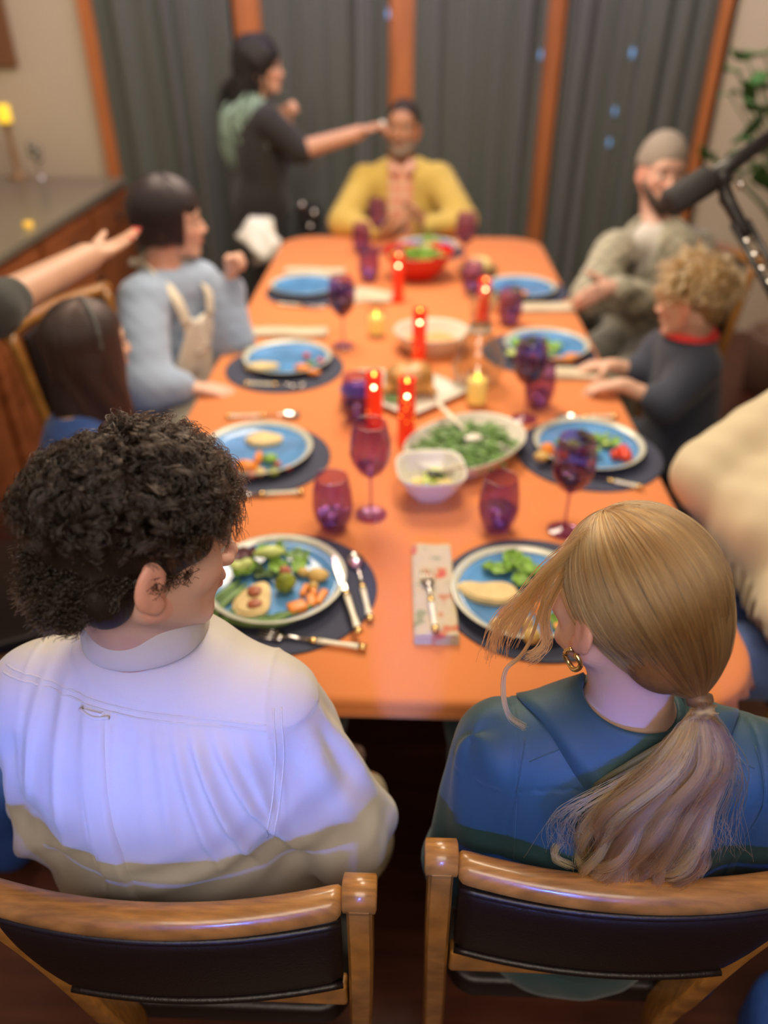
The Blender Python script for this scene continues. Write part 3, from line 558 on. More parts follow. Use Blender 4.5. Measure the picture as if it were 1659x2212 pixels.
def napkin(c, d, rz, lab, m_='cloth_cream', layers=4, z=T):
    g = G(); nx, ny = 16, 24; h = d[2]
    for l in range(layers):
        V = []; z0 = l*h/layers
        for k in (0, 1):
            for i in range(nx):
                for j in range(ny):
                    u, v = i/(nx-1)-.5, j/(ny-1)-.5; V.append([u*d[0]*(1-.012*l*math.sin(l+3)), v*d[1]*(1-.01*l), z0+(k*h/layers*.92)+(.0012*math.sin(u*9+l)+.0012*math.sin(v*14+l*2))*(k if l == layers-1 else .0)])
        n_ = nx*ny; top = [(n_+i*ny+j, n_+(i+1)*ny+j, n_+(i+1)*ny+j+1, n_+i*ny+j+1) for i in range(nx-1) for j in range(ny-1)]; bot = [(i*ny+j, i*ny+j+1, (i+1)*ny+j+1, (i+1)*ny+j) for i in range(nx-1) for j in range(ny-1)]
        bd = [i*ny for i in range(nx)]+[(nx-1)*ny+j for j in range(1, ny)]+[i*ny+ny-1 for i in range(nx-2, -1, -1)]+[j for j in range(ny-2, 0, -1)]
        g.add(V, top+bot+[(bd[i], bd[(i+1) % len(bd)], n_+bd[(i+1) % len(bd)], n_+bd[i]) for i in range(len(bd))])
    o = g.mk('napkin', M[m_], None, smooth=False, bevel=.001); o.location = (c[0], c[1], z); o.rotation_euler = (0, 0, rz); tag(o, lab, 'napkin', 'folded napkins'); return o
napkin((.058, 1.205), (.083, .30, .018), .02, 'thick folded patterned napkin left of the near right plate', 'napkin', 5)
napkin((-.43, 2.625), (.27, .07, .018), .02, 'folded cream napkin above the plate of the person in the blue sweater')
napkin((-.42, 3.36), (.26, .07, .02), -.08, 'folded cream napkin behind the empty far left plate')
napkin((.51, 2.925), (.235, .085, .016), .1, 'folded napkin in front of the person in the beanie')
napkin((.515, 2.30), (.22, .075, .016), -.03, 'folded napkin below the plate of the boy')
g = G(); g.add(*(lambda: ([[x*.09, y*.075*(1-.35*x), .004+.026*max(0, 1-abs(y))**.7*(1-.6*x*x)+.006*math.sin(y*7+x*3)] for x in np.linspace(-1, 1, 14) for y in np.linspace(-1, 1, 14)], [(i*14+j, (i+1)*14+j, (i+1)*14+j+1, i*14+j+1) for i in range(13) for j in range(13)]))())
o = g.mk('napkin', M['cloth_cream'], None); o.modifiers.new('t', 'SOLIDIFY').thickness = .003; o.location = (-.155, 3.04, T+.004); o.rotation_euler = (0, 0, -.3); tag(o, 'loosely bunched cream napkin behind the far left wine glass', 'napkin', 'folded napkins')
# ------------------------------------------------------------------ glasses
PU = glassmat('purple_glass', (.82, .65, .85), body=(.26, .10, .32)); CL = glassmat('clear_glass', (.93, .93, .9)); M['wine'] = mat('red_wine', (.06, .004, .008), .1, coat=.5); M['dwine'] = mat('dark_drink', (.02, .008, .014), .1)
M['water'] = glassmat('water', (.70, .72, .92))
def tumbler(x, y, lab, liquid=.35, s=1.0):
    r = thing('tumbler', lab, 'tumbler', (x, y, T), 0, 'stemless purple tumblers')
    g = G(); g.lathe([(.001, .003), (.026, .002), (.031, .008), (.042, .04), (.0455, .062), (.043, .10), (.036, .138), (.0352, .139), (.0345, .138), (.041, .10), (.0435, .062), (.040, .04), (.028, .014), (.001, .012)], 40, cap=False); g.mk('glass', PU, r)
    if liquid: g = G(); h = .014+.10*liquid; g.lathe([(.001, .0125), (.026, .0145), (.039, .04), (.039+.002*(h > .05), h), (.001, h)], 32, cap=False); g.mk('water', M['water'], r)
    r.scale = (s, s, s); return r
for x, y, lab, lq in ((-.164, 1.425, 'purple tumbler above the near left plate', .2), (.205, 1.435, 'purple tumbler above the near right plate', .45), (-.146, 1.965, 'purple tumbler left of the two near red candles', .4), (.381, 2.075, 'purple tumbler behind the dark wine glass at the right', .3), (.365, 2.76, 'purple tumbler beside the fourth red candle on the right', .45), (.25, 3.10, 'purple tumbler right of the red salad bowl', .2), (-.178, 3.27, 'purple tumbler left of the red salad bowl', .2), (-.235, 3.70, 'purple tumbler at the far left end of the table', .2)): tumbler(x, y, lab, lq)
def wineglass(x, y, lab, wine=None, level=.4, s=1.0):
    r = thing('wine_glass', lab, 'wine glass', (x, y, T), 0, 'purple stemmed wine glasses')
    g = G(); g.lathe([(.001, .001), (.036, .001), (.0375, .002), (.036, .0035), (.015, .006), (.004, .011), (.001, .012)], 36, cap=False); g.mk('foot', PU, r)
    g = G(); g.lathe([(.0038, .010), (.0032, .05), (.0034, .095), (.0045, .104)], 14); g.mk('stem', PU, r)
    B = [(.001, .102), (.010, .105), (.028, .120), (.0415, .143), (.0465, .165), (.045, .195), (.0375, .238), (.0365, .239), (.0355, .238), (.043, .195), (.0445, .165), (.0395, .145), (.024, .122), (.009, .108), (.001, .106)]
    g = G(); g.lathe(B, 40, cap=False); g.mk('bowl', PU, r)
    if wine:
        h = .108+.075*level; pts = [(.001, .1065), (.0085, .1085), (.0235, .1225)]+([(.0385, .145)] if h > .145 else [])+[(.0235+(h-.1225)*.65 if h < .145 else .0385+min(.004, (h-.145)*.2), h), (.001, h)]
        g = G(); g.lathe(pts, 36, cap=False); g.mk('wine', M[wine], r)
    r.scale = (s, s, s); return r
for x, y, lab, w_, lv in ((-.082, 1.485, 'purple wine glass with pale drink beside the near left tumbler', 'water', .35), (.356, 1.435, 'wine glass half full of red wine beside the ponytailed person', 'wine', .62), (.332, 1.99, 'wine glass with dark wine before the boy\'s tumbler', 'dwine', .62), (-.23, 2.53, 'wine glass with dark wine before the empty far left plate', 'dwine', .8), (-.16, 3.73, 'wine glass at the far left end of the table', 'dwine', .3), (.235, 3.47, 'wine glass behind the bread basket', 'dwine', .3)): wineglass(x, y, lab, w_, lv)
# carafe
r = thing('carafe', 'clear glass carafe with round belly and flared neck', 'carafe', (.208, 2.215, T))
g = G(); pf = [(.001, .004), (.05, .003), (.068, .015), (.083, .06), (.082, .09), (.060, .14), (.034, .18), (.030, .205), (.034, .25), (.046, .30), (.0475, .302), (.044, .30), (.032, .25), (.028, .205), (.032, .18), (.058, .14), (.080, .09), (.081, .06), (.066, .018), (.001, .008)]; g.lathe(pf, 48, cap=False); g.mk('glass', CL, r)
g = G(); g.lathe([(.033, .176), (.0365, .180), (.0365, .19), (.033, .194)], 32, cap=False); g.mk('neck_ring', mat('frosted_glass', (.7, .65, .55), .3), r)
# ------------------------------------------------------------------ candles
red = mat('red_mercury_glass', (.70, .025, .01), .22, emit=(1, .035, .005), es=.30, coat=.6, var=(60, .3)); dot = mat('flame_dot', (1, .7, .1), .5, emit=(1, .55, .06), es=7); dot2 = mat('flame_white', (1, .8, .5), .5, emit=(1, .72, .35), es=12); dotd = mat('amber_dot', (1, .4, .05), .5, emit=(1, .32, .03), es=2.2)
def redcandle(x, y, h, lab, dots=0, seed=0, rr_=.0225):
    r = thing('red_candle', lab, 'candle', (x, y, T), 0, 'red glass pillar candles')
    g = G(); g.lathe([(.001, 0), (rr_, 0), (rr_+.0008, .004), (rr_+.0008, h-.003), (rr_, h), (rr_-.003, h), (rr_-.003, h-.02), (.001, h-.022)], 32, cap=False); g.mk('glass_body', red, r)
    g = G(); g.lathe([(.001, h-.022), (.003, h-.018), (.0045, h-.012), (.002, h-.002), (.0005, h+.002)], 12); g.mk('flame', dot, r)
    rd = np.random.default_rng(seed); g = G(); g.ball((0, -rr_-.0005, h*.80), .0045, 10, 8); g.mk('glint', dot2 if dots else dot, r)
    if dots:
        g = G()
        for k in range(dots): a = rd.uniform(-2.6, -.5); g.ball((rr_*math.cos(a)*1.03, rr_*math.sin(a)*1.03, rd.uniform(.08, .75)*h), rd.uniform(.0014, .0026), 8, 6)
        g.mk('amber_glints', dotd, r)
for a in ((-.049, 3.005, .185, 'tall red candle in front of the red salad bowl', 2, 1), (.031, 2.395, .18, 'tall red candle in front of the oval casserole dish', 3, 2), (-.094, 1.925, .165, 'left one of the two near red candles by the turkey platter', 4, 3), (-.004, 1.83, .19, 'right one of the two near red candles, behind the green beans', 9, 4), (.27, 2.79, .16, 'red candle seen through the neck of the carafe', 1, 5)): redcandle(*a)
yw = mat('warm_wax', (.85, .62, .2), .5, emit=(1, .58, .12), es=.55)
for x, y, h, lab in ((-.119, 2.63, .10, 'yellow jar candle left of the red candle, behind the turkey platter'), (.199, 2.075, .115, 'yellow jar candle in front of the carafe')):
    r = thing('jar_candle', lab, 'candle', (x, y, T), 0, 'yellow jar candles')
    g = G(); g.lathe([(.001, .001), (.028, 0), (.031, .004), (.031, h), (.0295, h), (.0295, .014), (.001, .012)], 32, cap=False); g.mk('jar', CL, r)
    g = G(); g.lathe([(.001, .0135), (.028, .014), (.0285, .02), (.0285, h*.72), (.026, h*.74), (.001, h*.72)], 28, cap=False); g.mk('wax', yw, r)
    g = G(); g.lathe([(.001, h*.72), (.004, h*.77), (.003, h*.85), (.0005, h*.92)], 12); g.mk('flame', dot, r)
# ------------------------------------------------------------------ serving dishes
def superl(a, b, p, n=56): return [(a*np.sign(math.cos(t))*abs(math.cos(t))**(2/p), b*np.sign(math.sin(t))*abs(math.sin(t))**(2/p)) for t in np.linspace(0, 2*math.pi, n, endpoint=False)]
def dish(name, lab, cat, c, a, b, h, foot, m_, p=2, rz=0, th=.006, mat_=None, wave=0):
    r = thing(name, lab, cat, (c[0], c[1], T), rz); g = G(); L = []; n = 56
    for sc, z in ((foot*.2, .004), (foot, .0), (foot+.04, .004), (foot+(1-foot)*.55, h*.42), (.97, h*.9), (1.0, h), (.985, h+.003), (1-th/a, h), (.95-th/a, h*.86), (foot+(1-foot)*.5-th/a, h*.42), (foot-.02, .012), (foot*.2, .010)):
        L += [(x*sc, y*sc, z+(wave*abs(x/a)**2*(z > h*.6))) for x, y in superl(a, b, p, n)]
    K = len(L)//n; F = [(q*n+i, q*n+(i+1) % n, (q+1)*n+(i+1) % n, (q+1)*n+i) for q in range(K-1) for i in range(n)]+[tuple((K-1)*n+i for i in range(n)), tuple(range(n))[::-1]]
    g.add(L, F); g.mk('bowl', mat_ or M['cream'], r); return r
dish('oval_dish', 'oval cream dish of green beans', 'dish', (.150, 1.762), .180, .128, .052, .72, None, 2.2, .78)
for k in range(110):
    u = rng.uniform(0, 1)**.5; a = rng.uniform(0, 6.28); x0, y0 = u*.140*math.cos(a), u*.094*math.sin(a); c_, s_ = math.cos(.78), math.sin(.78)
    bean((.150+x0*c_-y0*s_, 1.762+x0*s_+y0*c_), rng.uniform(-.9, 1.4), rng.uniform(.055, .085), rng.uniform(-.4, .4), 'green bean in the heaped oval dish', 'green beans in the oval dish', T+.022+.046*(1-u*u)*rng.uniform(.6, 1.0)+.004, .0056, rng.uniform(-.12, .12))
r = thing('serving_spoon', 'white serving spoon resting in the green bean dish', 'serving spoon', (0, 0, 0)); g = G(); a_ = at(943, 868, .855); b_ = at(1010, 935, .83); g.tube([a_, a_*.5+b_*.5, b_], [.009, .0075, .007], 10, .5); g.mk('handle', M['ivory'], r)
g = G(); g.ball(b_+A([.012, -.015, -.004]), (.026, .020, .006), 14, 8); g.mk('bowl', M['cream'], r)
dish('square_bowl', 'small square white bowl of yellow green vegetables', 'bowl', (.056, 1.575), .083, .083, .078, .42, None, 3.2, .1)
for k in range(16):
    a, u = rng.uniform(0, 6.28), rng.uniform(0, 1)**.5*.042; food('vegetable_piece', ['egg', 'cucumber', 'sprout', 'egg', 'cucumber', 'dleaf'][k % 6], 'yellow or green vegetable piece in the small square bowl', 'vegetable', 'vegetables in the square bowl', .056+u*math.cos(a), 1.575+u*math.sin(a), T+.035+.004*(k % 3), (.014, .012, .009), a)
r = thing('spoon', 'dark spoon with pale wooden handle in the square bowl', 'spoon', (0, 0, 0)); g = G(); a_ = at(1002, 1008, .845); b_ = at(948, 1020, .825); g.tube([a_, b_], .0035, 8); g.mk('handle', mat('pale_handle', (.5, .4, .25), .5), r); g = G(); g.ball(b_+A([-.012, 0, -.003]), (.017, .012, .005), 12, 8); g.mk('bowl', M['blackplastic'], r)
dish('casserole_dish', 'oval cream casserole dish with orange mash', 'dish', (.073, 2.512), .128, .112, .068, .66, None, 2.2, .0)
g = G(); g.ball((0, 0, 0), (.095, .082, .012), 28, 10, noise=.1, seed=3); o = g.mk('mash', fm('orange_mash', (.78, .36, .12), .5, bump=(50, .4)), None); o.location = (.073, 2.512, T+.026); tag(o, 'orange mash filling the oval casserole dish', 'mash')
dish('bread_basket', 'brown woven basket behind the far tumblers', 'basket', (.287, 3.31), .088, .075, .05, .75, None, 2, .3, mat_=mat('wicker', (.38, .22, .09), .6, bump=(90, .8, (1, 1, 3)), var=(60, .4, (1, 1, 3))))
food('bread_roll', 'egg', 'large pale bread roll in the brown basket', 'bread', None, .282, 3.315, T+.02, (.056, .05, .040), noise=.12); food('bread_roll', 'bread', 'lower bread roll at the front of the brown basket', 'bread', None, .262, 3.265, T+.02, (.04, .03, .025), noise=.12)
food('bread_roll', 'egg', 'round pale roll above the purple tumbler at the right', 'bread', None, .375, 2.94, T, (.034, .034, .040), noise=.08); food('pear_half', 'egg', 'upright pale yellow piece left of the round roll', 'fruit', None, .318, 2.90, T, (.016, .016, .036), noise=.06)
dish('salad_bowl', 'big glossy red salad bowl near the head of the table', 'bowl', (.03, 3.315), .150, .135, .112, .42, None, 2.3, .15, mat_=mat('red_glaze', (.62, .012, .012), .18, coat=.6), wave=.012)
for k in range(26):
    a, u = rng.uniform(0, 6.28), rng.uniform(0, 1)**.5*.095; leafobj(.03+u*math.cos(a), 3.315+u*math.sin(a)*.9, T+.082+.03*(1-u/.1)+.012*rng.random(), rng.uniform(.026, .04), rng.uniform(0, 6), ['leaf', 'leaf', 'cucumber', 'purple', 'leaf'][k % 5], 'salad leaf in the red salad bowl', 'salad leaves in the red bowl', 70+k, .8)
# turkey platter
r = thing('platter', 'square white platter under the roast, set cornerwise', 'platter', (.0, 2.145, T), math.radians(46)); g = G(); L = []; n = 56
for sc, z in ((.6, .004), (.72, 0), (.76, .004), (.97, .016), (1.0, .018), (.99, .021), (.80, .012), (.74, .009), (.2, .008)): L += [(x*sc, y*sc, z) for x, y in superl(.135, .135, 8, n)]
g.add(L, [(q*n+i, q*n+(i+1) % n, (q+1)*n+(i+1) % n, (q+1)*n+i) for q in range(8) for i in range(n)]+[tuple(8*n+i for i in range(n)), tuple(range(n))[::-1]]); g.mk('plate_body', M['cream'], r)
c_ = A([-.0, 2.145, T+.01]); rp = [('ell', c_+A([0, 0, .042]), (.072, .062, .044), None, .02), ('ell', c_+A([.03, .01, .06]), (.036, .046, .028), None, .02), ('ell', c_+A([-.03, .01, .055]), (.034, .044, .028), None, .02), ('cone', c_+A([.045, -.02, .03]), c_+A([.075, -.045, .022]), .022, .012, .015), ('cone', c_+A([-.045, -.025, .03]), c_+A([-.07, -.05, .022]), .022, .012, .015)]
r = thing('roast_turkey', 'browned roast bird on the square white platter', 'roast', (c_[0], c_[1], T+.01)); V, Q = sdf(rp, .003, soft(.003, 120)); mk('meat', V, Q, F_['meat'], r, off=c_)
for k, (a, b) in enumerate(((-.05, -.07), (-.02, -.085), (.055, .045))): leafobj(a, 2.145+b, T+.016, .024, k*2, 'bean', 'green garnish leaf on the turkey platter', 'garnish on the turkey platter', 100+k, .5)
r = thing('carving_fork', 'white handled serving fork across the back of the turkey platter', 'serving fork', (0, 0, 0)); a_ = at(775, 800, .80); b_ = at(868, 803, .80); g = G(); g.tube([a_, b_], [.007, .009], 10, .6); g.mk('handle', M['ivory'], r); g = G(); g.tube([b_, b_+A([.05, -.02, -.002])], [.003, .002], 8); g.mk('tines', M['steel'], r)
r = thing('saucer', 'small blue dish behind the tumbler at the left of the turkey platter', 'dish', (-.145, 2.065, T)); g = G(); g.lathe([(.001, 0), (.03, 0), (.034, .03), (.056, .05), (.058, .052), (.055, .053), (.03, .034), (.026, .006), (.001, .005)], 36, cap=False); g.mk('bowl', M['plate'], r)
# ------------------------------------------------------------------ chairs
def dchair(label, loc, rz, rail=(.50, .03)):
    """faces local +Y; loc is the floor point under the seat"""
    r = thing('dining_chair', label, 'chair', loc, rz, 'wooden dining chairs with dark leather')
    g = G(); slab(g, rrect(.225, .22, .05), .43, .475); g.mk('seat', M['leather'], r, bevel=.012)
    g = G(); g.box((0, -.02, .405), (.42, .40, .05)); g.mk('seat_frame', M['wood'], r, smooth=False, bevel=.006)
    for x in (-.19, .19): g = G(); g.tube([(x, .18, 0), (x, .18, .41)], [.016, .022], 10); g.mk('leg', M['wood'], r)
    for x in (-.225, .225):
        g = G(); g.tube(smoothpath([(x*.95, -.26, 0), (x, -.21, .42), (x*1.02, -.235, .65), (x*1.05, -.27, .885)], 14), .020, 10, .8); g.mk('post', M['wood'], r)
    g = G(); xs = np.linspace(-.255, .255, 20); g.tube([(x, -.272-.045*(1-(x/.255)**2), .885) for x in xs], .024, 12, .95); g.mk('top_rail', M['wood'], r)
    V = []; n = 16
    for k in (0, 1):
        for i in range(n):
            for j in range(8): x = -.20+.40*i/(n-1); v = j/7; V.append([x, -.225-.03*(v*.9)-.04*(1-(x/.21)**2)*(.3+.7*v)+(.012 if k else -.012), .56+.305*v])
    N1 = n*8; F = [(i*8+j, i*8+j+1, (i+1)*8+j+1, (i+1)*8+j) for i in range(n-1) for j in range(7)]; F += [tuple(N1+a for a in f[::-1]) for f in F]
    bd = [i*8 for i in range(n)]+[(n-1)*8+j for j in range(1, 8)]+[i*8+7 for i in range(n-2, -1, -1)]+[j for j in range(6, 0, -1)]; F += [(bd[i], bd[(i+1) % len(bd)], N1+bd[(i+1) % len(bd)], N1+bd[i]) for i in range(len(bd))]
    mk('back_panel', V, F, M['leather'], r, bevel=.004); g = G(); g.tube([(-.215, -.222, .53), (.215, -.222, .53)], .014, 8); g.mk('cross_rail', M['wood'], r); return r
# the two near chairs
def nearchair(sx, label, loc, s_=1):
    r = thing('dining_chair', label, 'chair', (loc[0], loc[1], 0), 0, 'wooden dining chairs with dark leather')
    W = .245; yb = 0; zr = .865
    xs = np.linspace(-W+.018, W-.018, 30); bow = lambda x: -.038*(1-(x/W)**2)
    V = []; F = []; pr = [(-.020, -.016), (-.023, .0), (-.018, .014), (-.006, .0195), (.010, .0175), (.019, .006), (.017, -.014), (.0, -.021)]
    for x in xs: V += [[x, bow(x)+a*1.0, zr+b*1.0] for a, b in pr]
    F = [(i*8+j, i*8+(j+1) % 8, (i+1)*8+(j+1) % 8, (i+1)*8+j) for i in range(29) for j in range(8)]+[tuple(range(8))[::-1], tuple(29*8+j for j in range(8))]
    mk('top_rail', V, F, M['wood'], r, sub=1)
    for q in (-1, 1):
        x = q*W
        inner = q == sx
        path = [(x, .0, .868), (x, .002, .84), (x, -.004, .70), (x*.98, .02, .5), (x*.97, .03, .3), (x, -.03, 0)] if inner else [(x, .0, .868), (x, .002, .85), (x*.86, -.004, .815), (x*.69, -.01, .755), (x*.575, -.01, .68), (x*.50, .0, .57), (x*.46, .02, .42), (x*.6, .0, .2), (x*.8, -.03, 0)]
        P = smoothpath(path, 26); V = []
        for i, p in enumerate(P):
            t = unit(P[min(i+1, 25)]-P[max(i-1, 0)]); a = unit(np.cross(t, (0, 1, 0))); b = np.cross(a, t); w_ = .019; d_ = .023
            for c, d in ((-1, -.75), (-.75, -1), (.75, -1), (1, -.75), (1, .75), (.75, 1), (-.75, 1), (-1, .75)): V.append(p+a*w_*c*.82+b*d_*d)
        F = [(i*8+j, i*8+(j+1) % 8, (i+1)*8+(j+1) % 8, (i+1)*8+j) for i in range(25) for j in range(8)]+[tuple(range(8))[::-1], tuple(25*8+j for j in range(8))]
        mk('post', V, F, M['wood'], r, smooth=True, bevel=.0015)
        g = G(); g.tube([(x-.021, .0, .868), (x-.019, 0, .868), (x+.019, 0, .868), (x+.021, 0, .868)], [.017, .0225, .0225, .018], 20); g.mk('rail_end', M['wood'], r)
    n = 26; V = []; m_ = 9
    zb = lambda x: .690-.004*(x/W)**2
    def xl(v):   # the panel follows the slanting outer post
        lo = -W+.030; hi = W-.024
        if sx > 0: lo = -W+.030+.085*(1-v)**1.2
        else: hi = W-.030-.085*(1-v)**1.2; lo = -W+.024
        return lo, hi
    for k in (0, 1):
        for i in range(n):
            for j in range(m_):
                v = j/(m_-1); lo, hi = xl(v); x = lo+(hi-lo)*i/(n-1); V.append([x, bow(x)*(.9)-.002+(.011 if k else -.013)*(1 if 0 < j < m_-1 and 0 < i < n-1 else .55)-.006*math.sin(v*3.14)*(1-k), zb(x)+(.832-zb(x))*v])
    N1 = n*m_; F = [(i*m_+j, i*m_+j+1, (i+1)*m_+j+1, (i+1)*m_+j) for i in range(n-1) for j in range(m_-1)]; F += [tuple(N1+a for a in f[::-1]) for f in F]
    bd = [i*m_ for i in range(n)]+[(n-1)*m_+j for j in range(1, m_)]+[i*m_+m_-1 for i in range(n-2, -1, -1)]+[j for j in range(m_-2, 0, -1)]; F += [(bd[i], bd[(i+1) % len(bd)], N1+bd[(i+1) % len(bd)], N1+bd[i]) for i in range(len(bd))]
    pn = mk('back_panel', V, F, M['leather'], r)
    for j in (0, m_-1):
        g = G(); g.tube([A(V[i*m_+j])+A([0, -.004, 0]) for i in range(n)], .0055, 8); g.mk('piping', M['leather'], pn)
    lo, hi = (-.125, W-.02) if sx > 0 else (-W+.02, .125)
    g = G(); g.box(((lo+hi)/2, -.004, .640), (hi-lo, .022, .05)); g.mk('cross_rail', M['wood'], r, smooth=False, bevel=.005)
    g = G(); slab(g, rrect(.22, .20, .05), .43, .478); g.V[-1] = g.V[-1]+A([0, .235, 0]); g.mk('seat', M['leather'], r, bevel=.01)
    for x in (-.2, .2): g = G(); g.tube([(x, .41, 0), (x, .41, .43)], [.016, .022], 10); g.mk('leg', M['wood'], r)
    return r
nearchair(1, 'near left dining chair behind the person in the white shirt', (-.292, .512)); nearchair(-1, 'near right dining chair behind the person in the teal blazer', (.297, .562))
R90 = math.pi/2
dchair('dining chair of the child with long dark hair, at the left edge', (-.93, 1.60, 0), -1.1)
dchair('dining chair of the person in the blue sweater', (-.93, 2.42, 0), -1.9)
dchair('dining chair of the boy, turned to the table at the right', (1.00, 2.16, 0), 1.25)
dchair('dining chair of the person in the beanie', (1.02, 3.22, 0), 2.1)
dchair('dining chair of the person in the cream sweater', (1.04, 1.42, 0), 1.55)
dchair('dining chair of the man in yellow at the head of the table', (-.02, 4.33, 0), math.pi)
# ------------------------------------------------------------------ microphone, plant, bags
r = thing('microphone_boom', 'black microphone on an articulated metal arm at the right edge', 'microphone', (1.05, 1.9, 0))
off = A([1.05, 1.9, 0]); MD = 1.95
def dp(px_, py_, d=MD): return CAM+ray(px_, py_)*d
m0, m1, m2, m3 = dp(1450, 438), dp(1530, 388), dp(1585, 352), dp(1700, 268, 1.9)
g = G(); u = unit(m1-m0); g.tube([m0-u*.012, m0-u*.008, m0, m1], [.02, .033, .037, .037], 24); g.mk('foam_cover', mat('foam', (.045, .045, .05), .9, bump=(150, .5)), r, off=off)
g = G(); g.tube([m1, m2, m3], [.024, .021, .014], 20); g.mk('body', M['blackplastic'], r, off=off)
g = G(); g.tube([m2+A([0, 0, .012]), m3+A([0, 0, .012])], [.006, .006], 8); g.mk('pole', M['steel'], r, off=off)
jn = dp(1560, 385); e1, e2 = dp(1570, 430), dp(1720, 700, 1.8)
for k, (q, rr_) in enumerate(((jn, .026), (e1, .020), (dp(1600, 400), .012), (dp(1582, 383), .011))): g = G(); g.ball(q, rr_, 14, 10); g.mk('joint', M['blackplastic'] if k < 2 else M['steel'], r, off=off)
g = G(); g.tube([jn, e1, e1+(e2-e1)*.3], [.016, .018, .015], 14); g.mk('arm_socket', M['blackplastic'], r, off=off)
g = G(); g.tube([e1+(e2-e1)*.05, e1+(e2-e1)*.22], .011, 12); g.mk('joint', M['steel'], r, off=off)
dd_ = unit(e2-e1); sd = unit(np.cross(dd_, FW))
for q in (-1, 1): g = G(); g.tube([e1+(e2-e1)*.2+sd*q*.019, e2+sd*q*.019], .008, 8); g.mk('rail', M['blackplastic'], r, off=off)
for k in range(7): c = e1+(e2-e1)*(.24+.11*k); g = G(); g.tube([c-sd*.021, c+sd*.021], .0065, 8); g.mk('rung', M['steel'], r, off=off)
g = G(); g.tube([e2, A([1.25, 1.75, .95]), A([1.3, 1.75, 0])], .014, 10); g.mk('stand', M['blackplastic'], r, off=off)
r = thing('potted_plant', 'broad leaved green plant at the right wall', 'plant', (1.98, 3.9, 0)); off = A([1.98, 3.9, 0])
lm = mat('plant_leaf', (.05, .17, .035), .35, coat=.2, var=(8, .3))
g = G(); g.lathe([(.13, 0), (.17, .02), (.2, .3), (.2, .32), (.18, .32), (.17, .27), (.001, .26)], 28, cap=False); g.mk('pot', mat('pot_clay', (.2, .12, .08), .6), r)
stem = G(); lg = G(); rr2 = np.random.default_rng(5)
LP = [(1590, 150, 3.7, .13), (1625, 200, 3.6, .15), (1610, 120, 3.8, .10), (1650, 110, 3.7, .14), (1630, 260, 3.6, .16), (1655, 230, 3.5, .16), (1600, 200, 3.8, .09), (1640, 320, 3.6, .17), (1530, 335, 3.7, .09), (1550, 345, 3.7, .07), (1620, 360, 3.6, .16), (1655, 390, 3.5, .16), (1580, 350, 3.8, .10), (1640, 160, 3.6, .12), (1575, 200, 3.8, .07), (1660, 300, 3.5, .16), (1680, 180, 3.6, .16), (1690, 330, 3.6, .17), (1605, 330, 3.8, .12)]
for k, (a, b, y, sz) in enumerate(LP):
    d = ray(a, b); c = CAM+d*((y-CAM[1])/d[1]); st = A([1.98+.04*math.sin(k), 3.9+.04*math.cos(k), .3]); stem.tube(smoothpath([st, (st+c)/2+A([.05, 0, .12]), c], 12), .004, 6)
    ax = unit((c-st)*A([1, 1, .2])+rr2.normal(size=3)*.5); sdv = unit(np.cross(ax, [0, 0, 1])+rr2.normal(size=3)*.35); nn = np.cross(ax, sdv); V = []
    for i in range(10):
        for jx in range(5):
            u_, v_ = i/9, jx/4*2-1; w_ = math.sin(math.pi*u_**.75)*.34+.01; V.append(c+sz*(ax*(u_-.3)+sdv*v_*w_+nn*(-.25*(u_-.3)**2+.1*abs(v_))))
    lg2 = [(i*5+q, (i+1)*5+q, (i+1)*5+q+1, i*5+q+1) for i in range(9) for q in range(4)]
    o = mk('leaf', V, lg2, lm, r, off=off); o.modifiers.new('t', 'SOLIDIFY').thickness = .001
stem.mk('stems', lm, r, off=off)
# soft bag and cushion shapes seen low at the sides
def softbag(name, lab, cat, c, rr_, col, seed=0, handle=True, rz=0):
    r = thing(name, lab, cat, (c[0], c[1], 0)); V, Q = sdf([('box', (c[0], c[1], c[2]), rr_, Rypr(rz), min(rr_)*.6, .01)], .008, soft(.012, 22, seed)); mk('body', V, Q, mat(name+'_cloth', col, .7, bump=(60, .3)), r, off=(c[0], c[1], 0))
    if handle: t = np.linspace(0, math.pi, 14); g = G(); g.tube([(math.cos(a)*rr_[0]*.5, 0, c[2]+rr_[2]*.9+.08*math.sin(a)) for a in t], .007, 8); g.mk('strap', M['black'], r)
    return r
softbag('blue_lit_bag', 'blue cloth bag on the floor at the left edge', 'bag', (-1.02, 1.12, .17), (.16, .12, .16), (.03, .10, .42), 1)  # blue light falling on the cloth is put into its colour
softbag('backpack', 'black bag with grey laces on the floor at the right edge', 'bag', (.98, .98, .22), (.17, .17, .21), (.012, .012, .014), 2)
softbag('blue_lit_bag', 'blue cloth bag on the floor at the bottom right', 'bag', (.80, .62, .12), (.15, .14, .11), (.03, .10, .42), 3, rz=20)  # this blue too is lamp light painted into the fabric
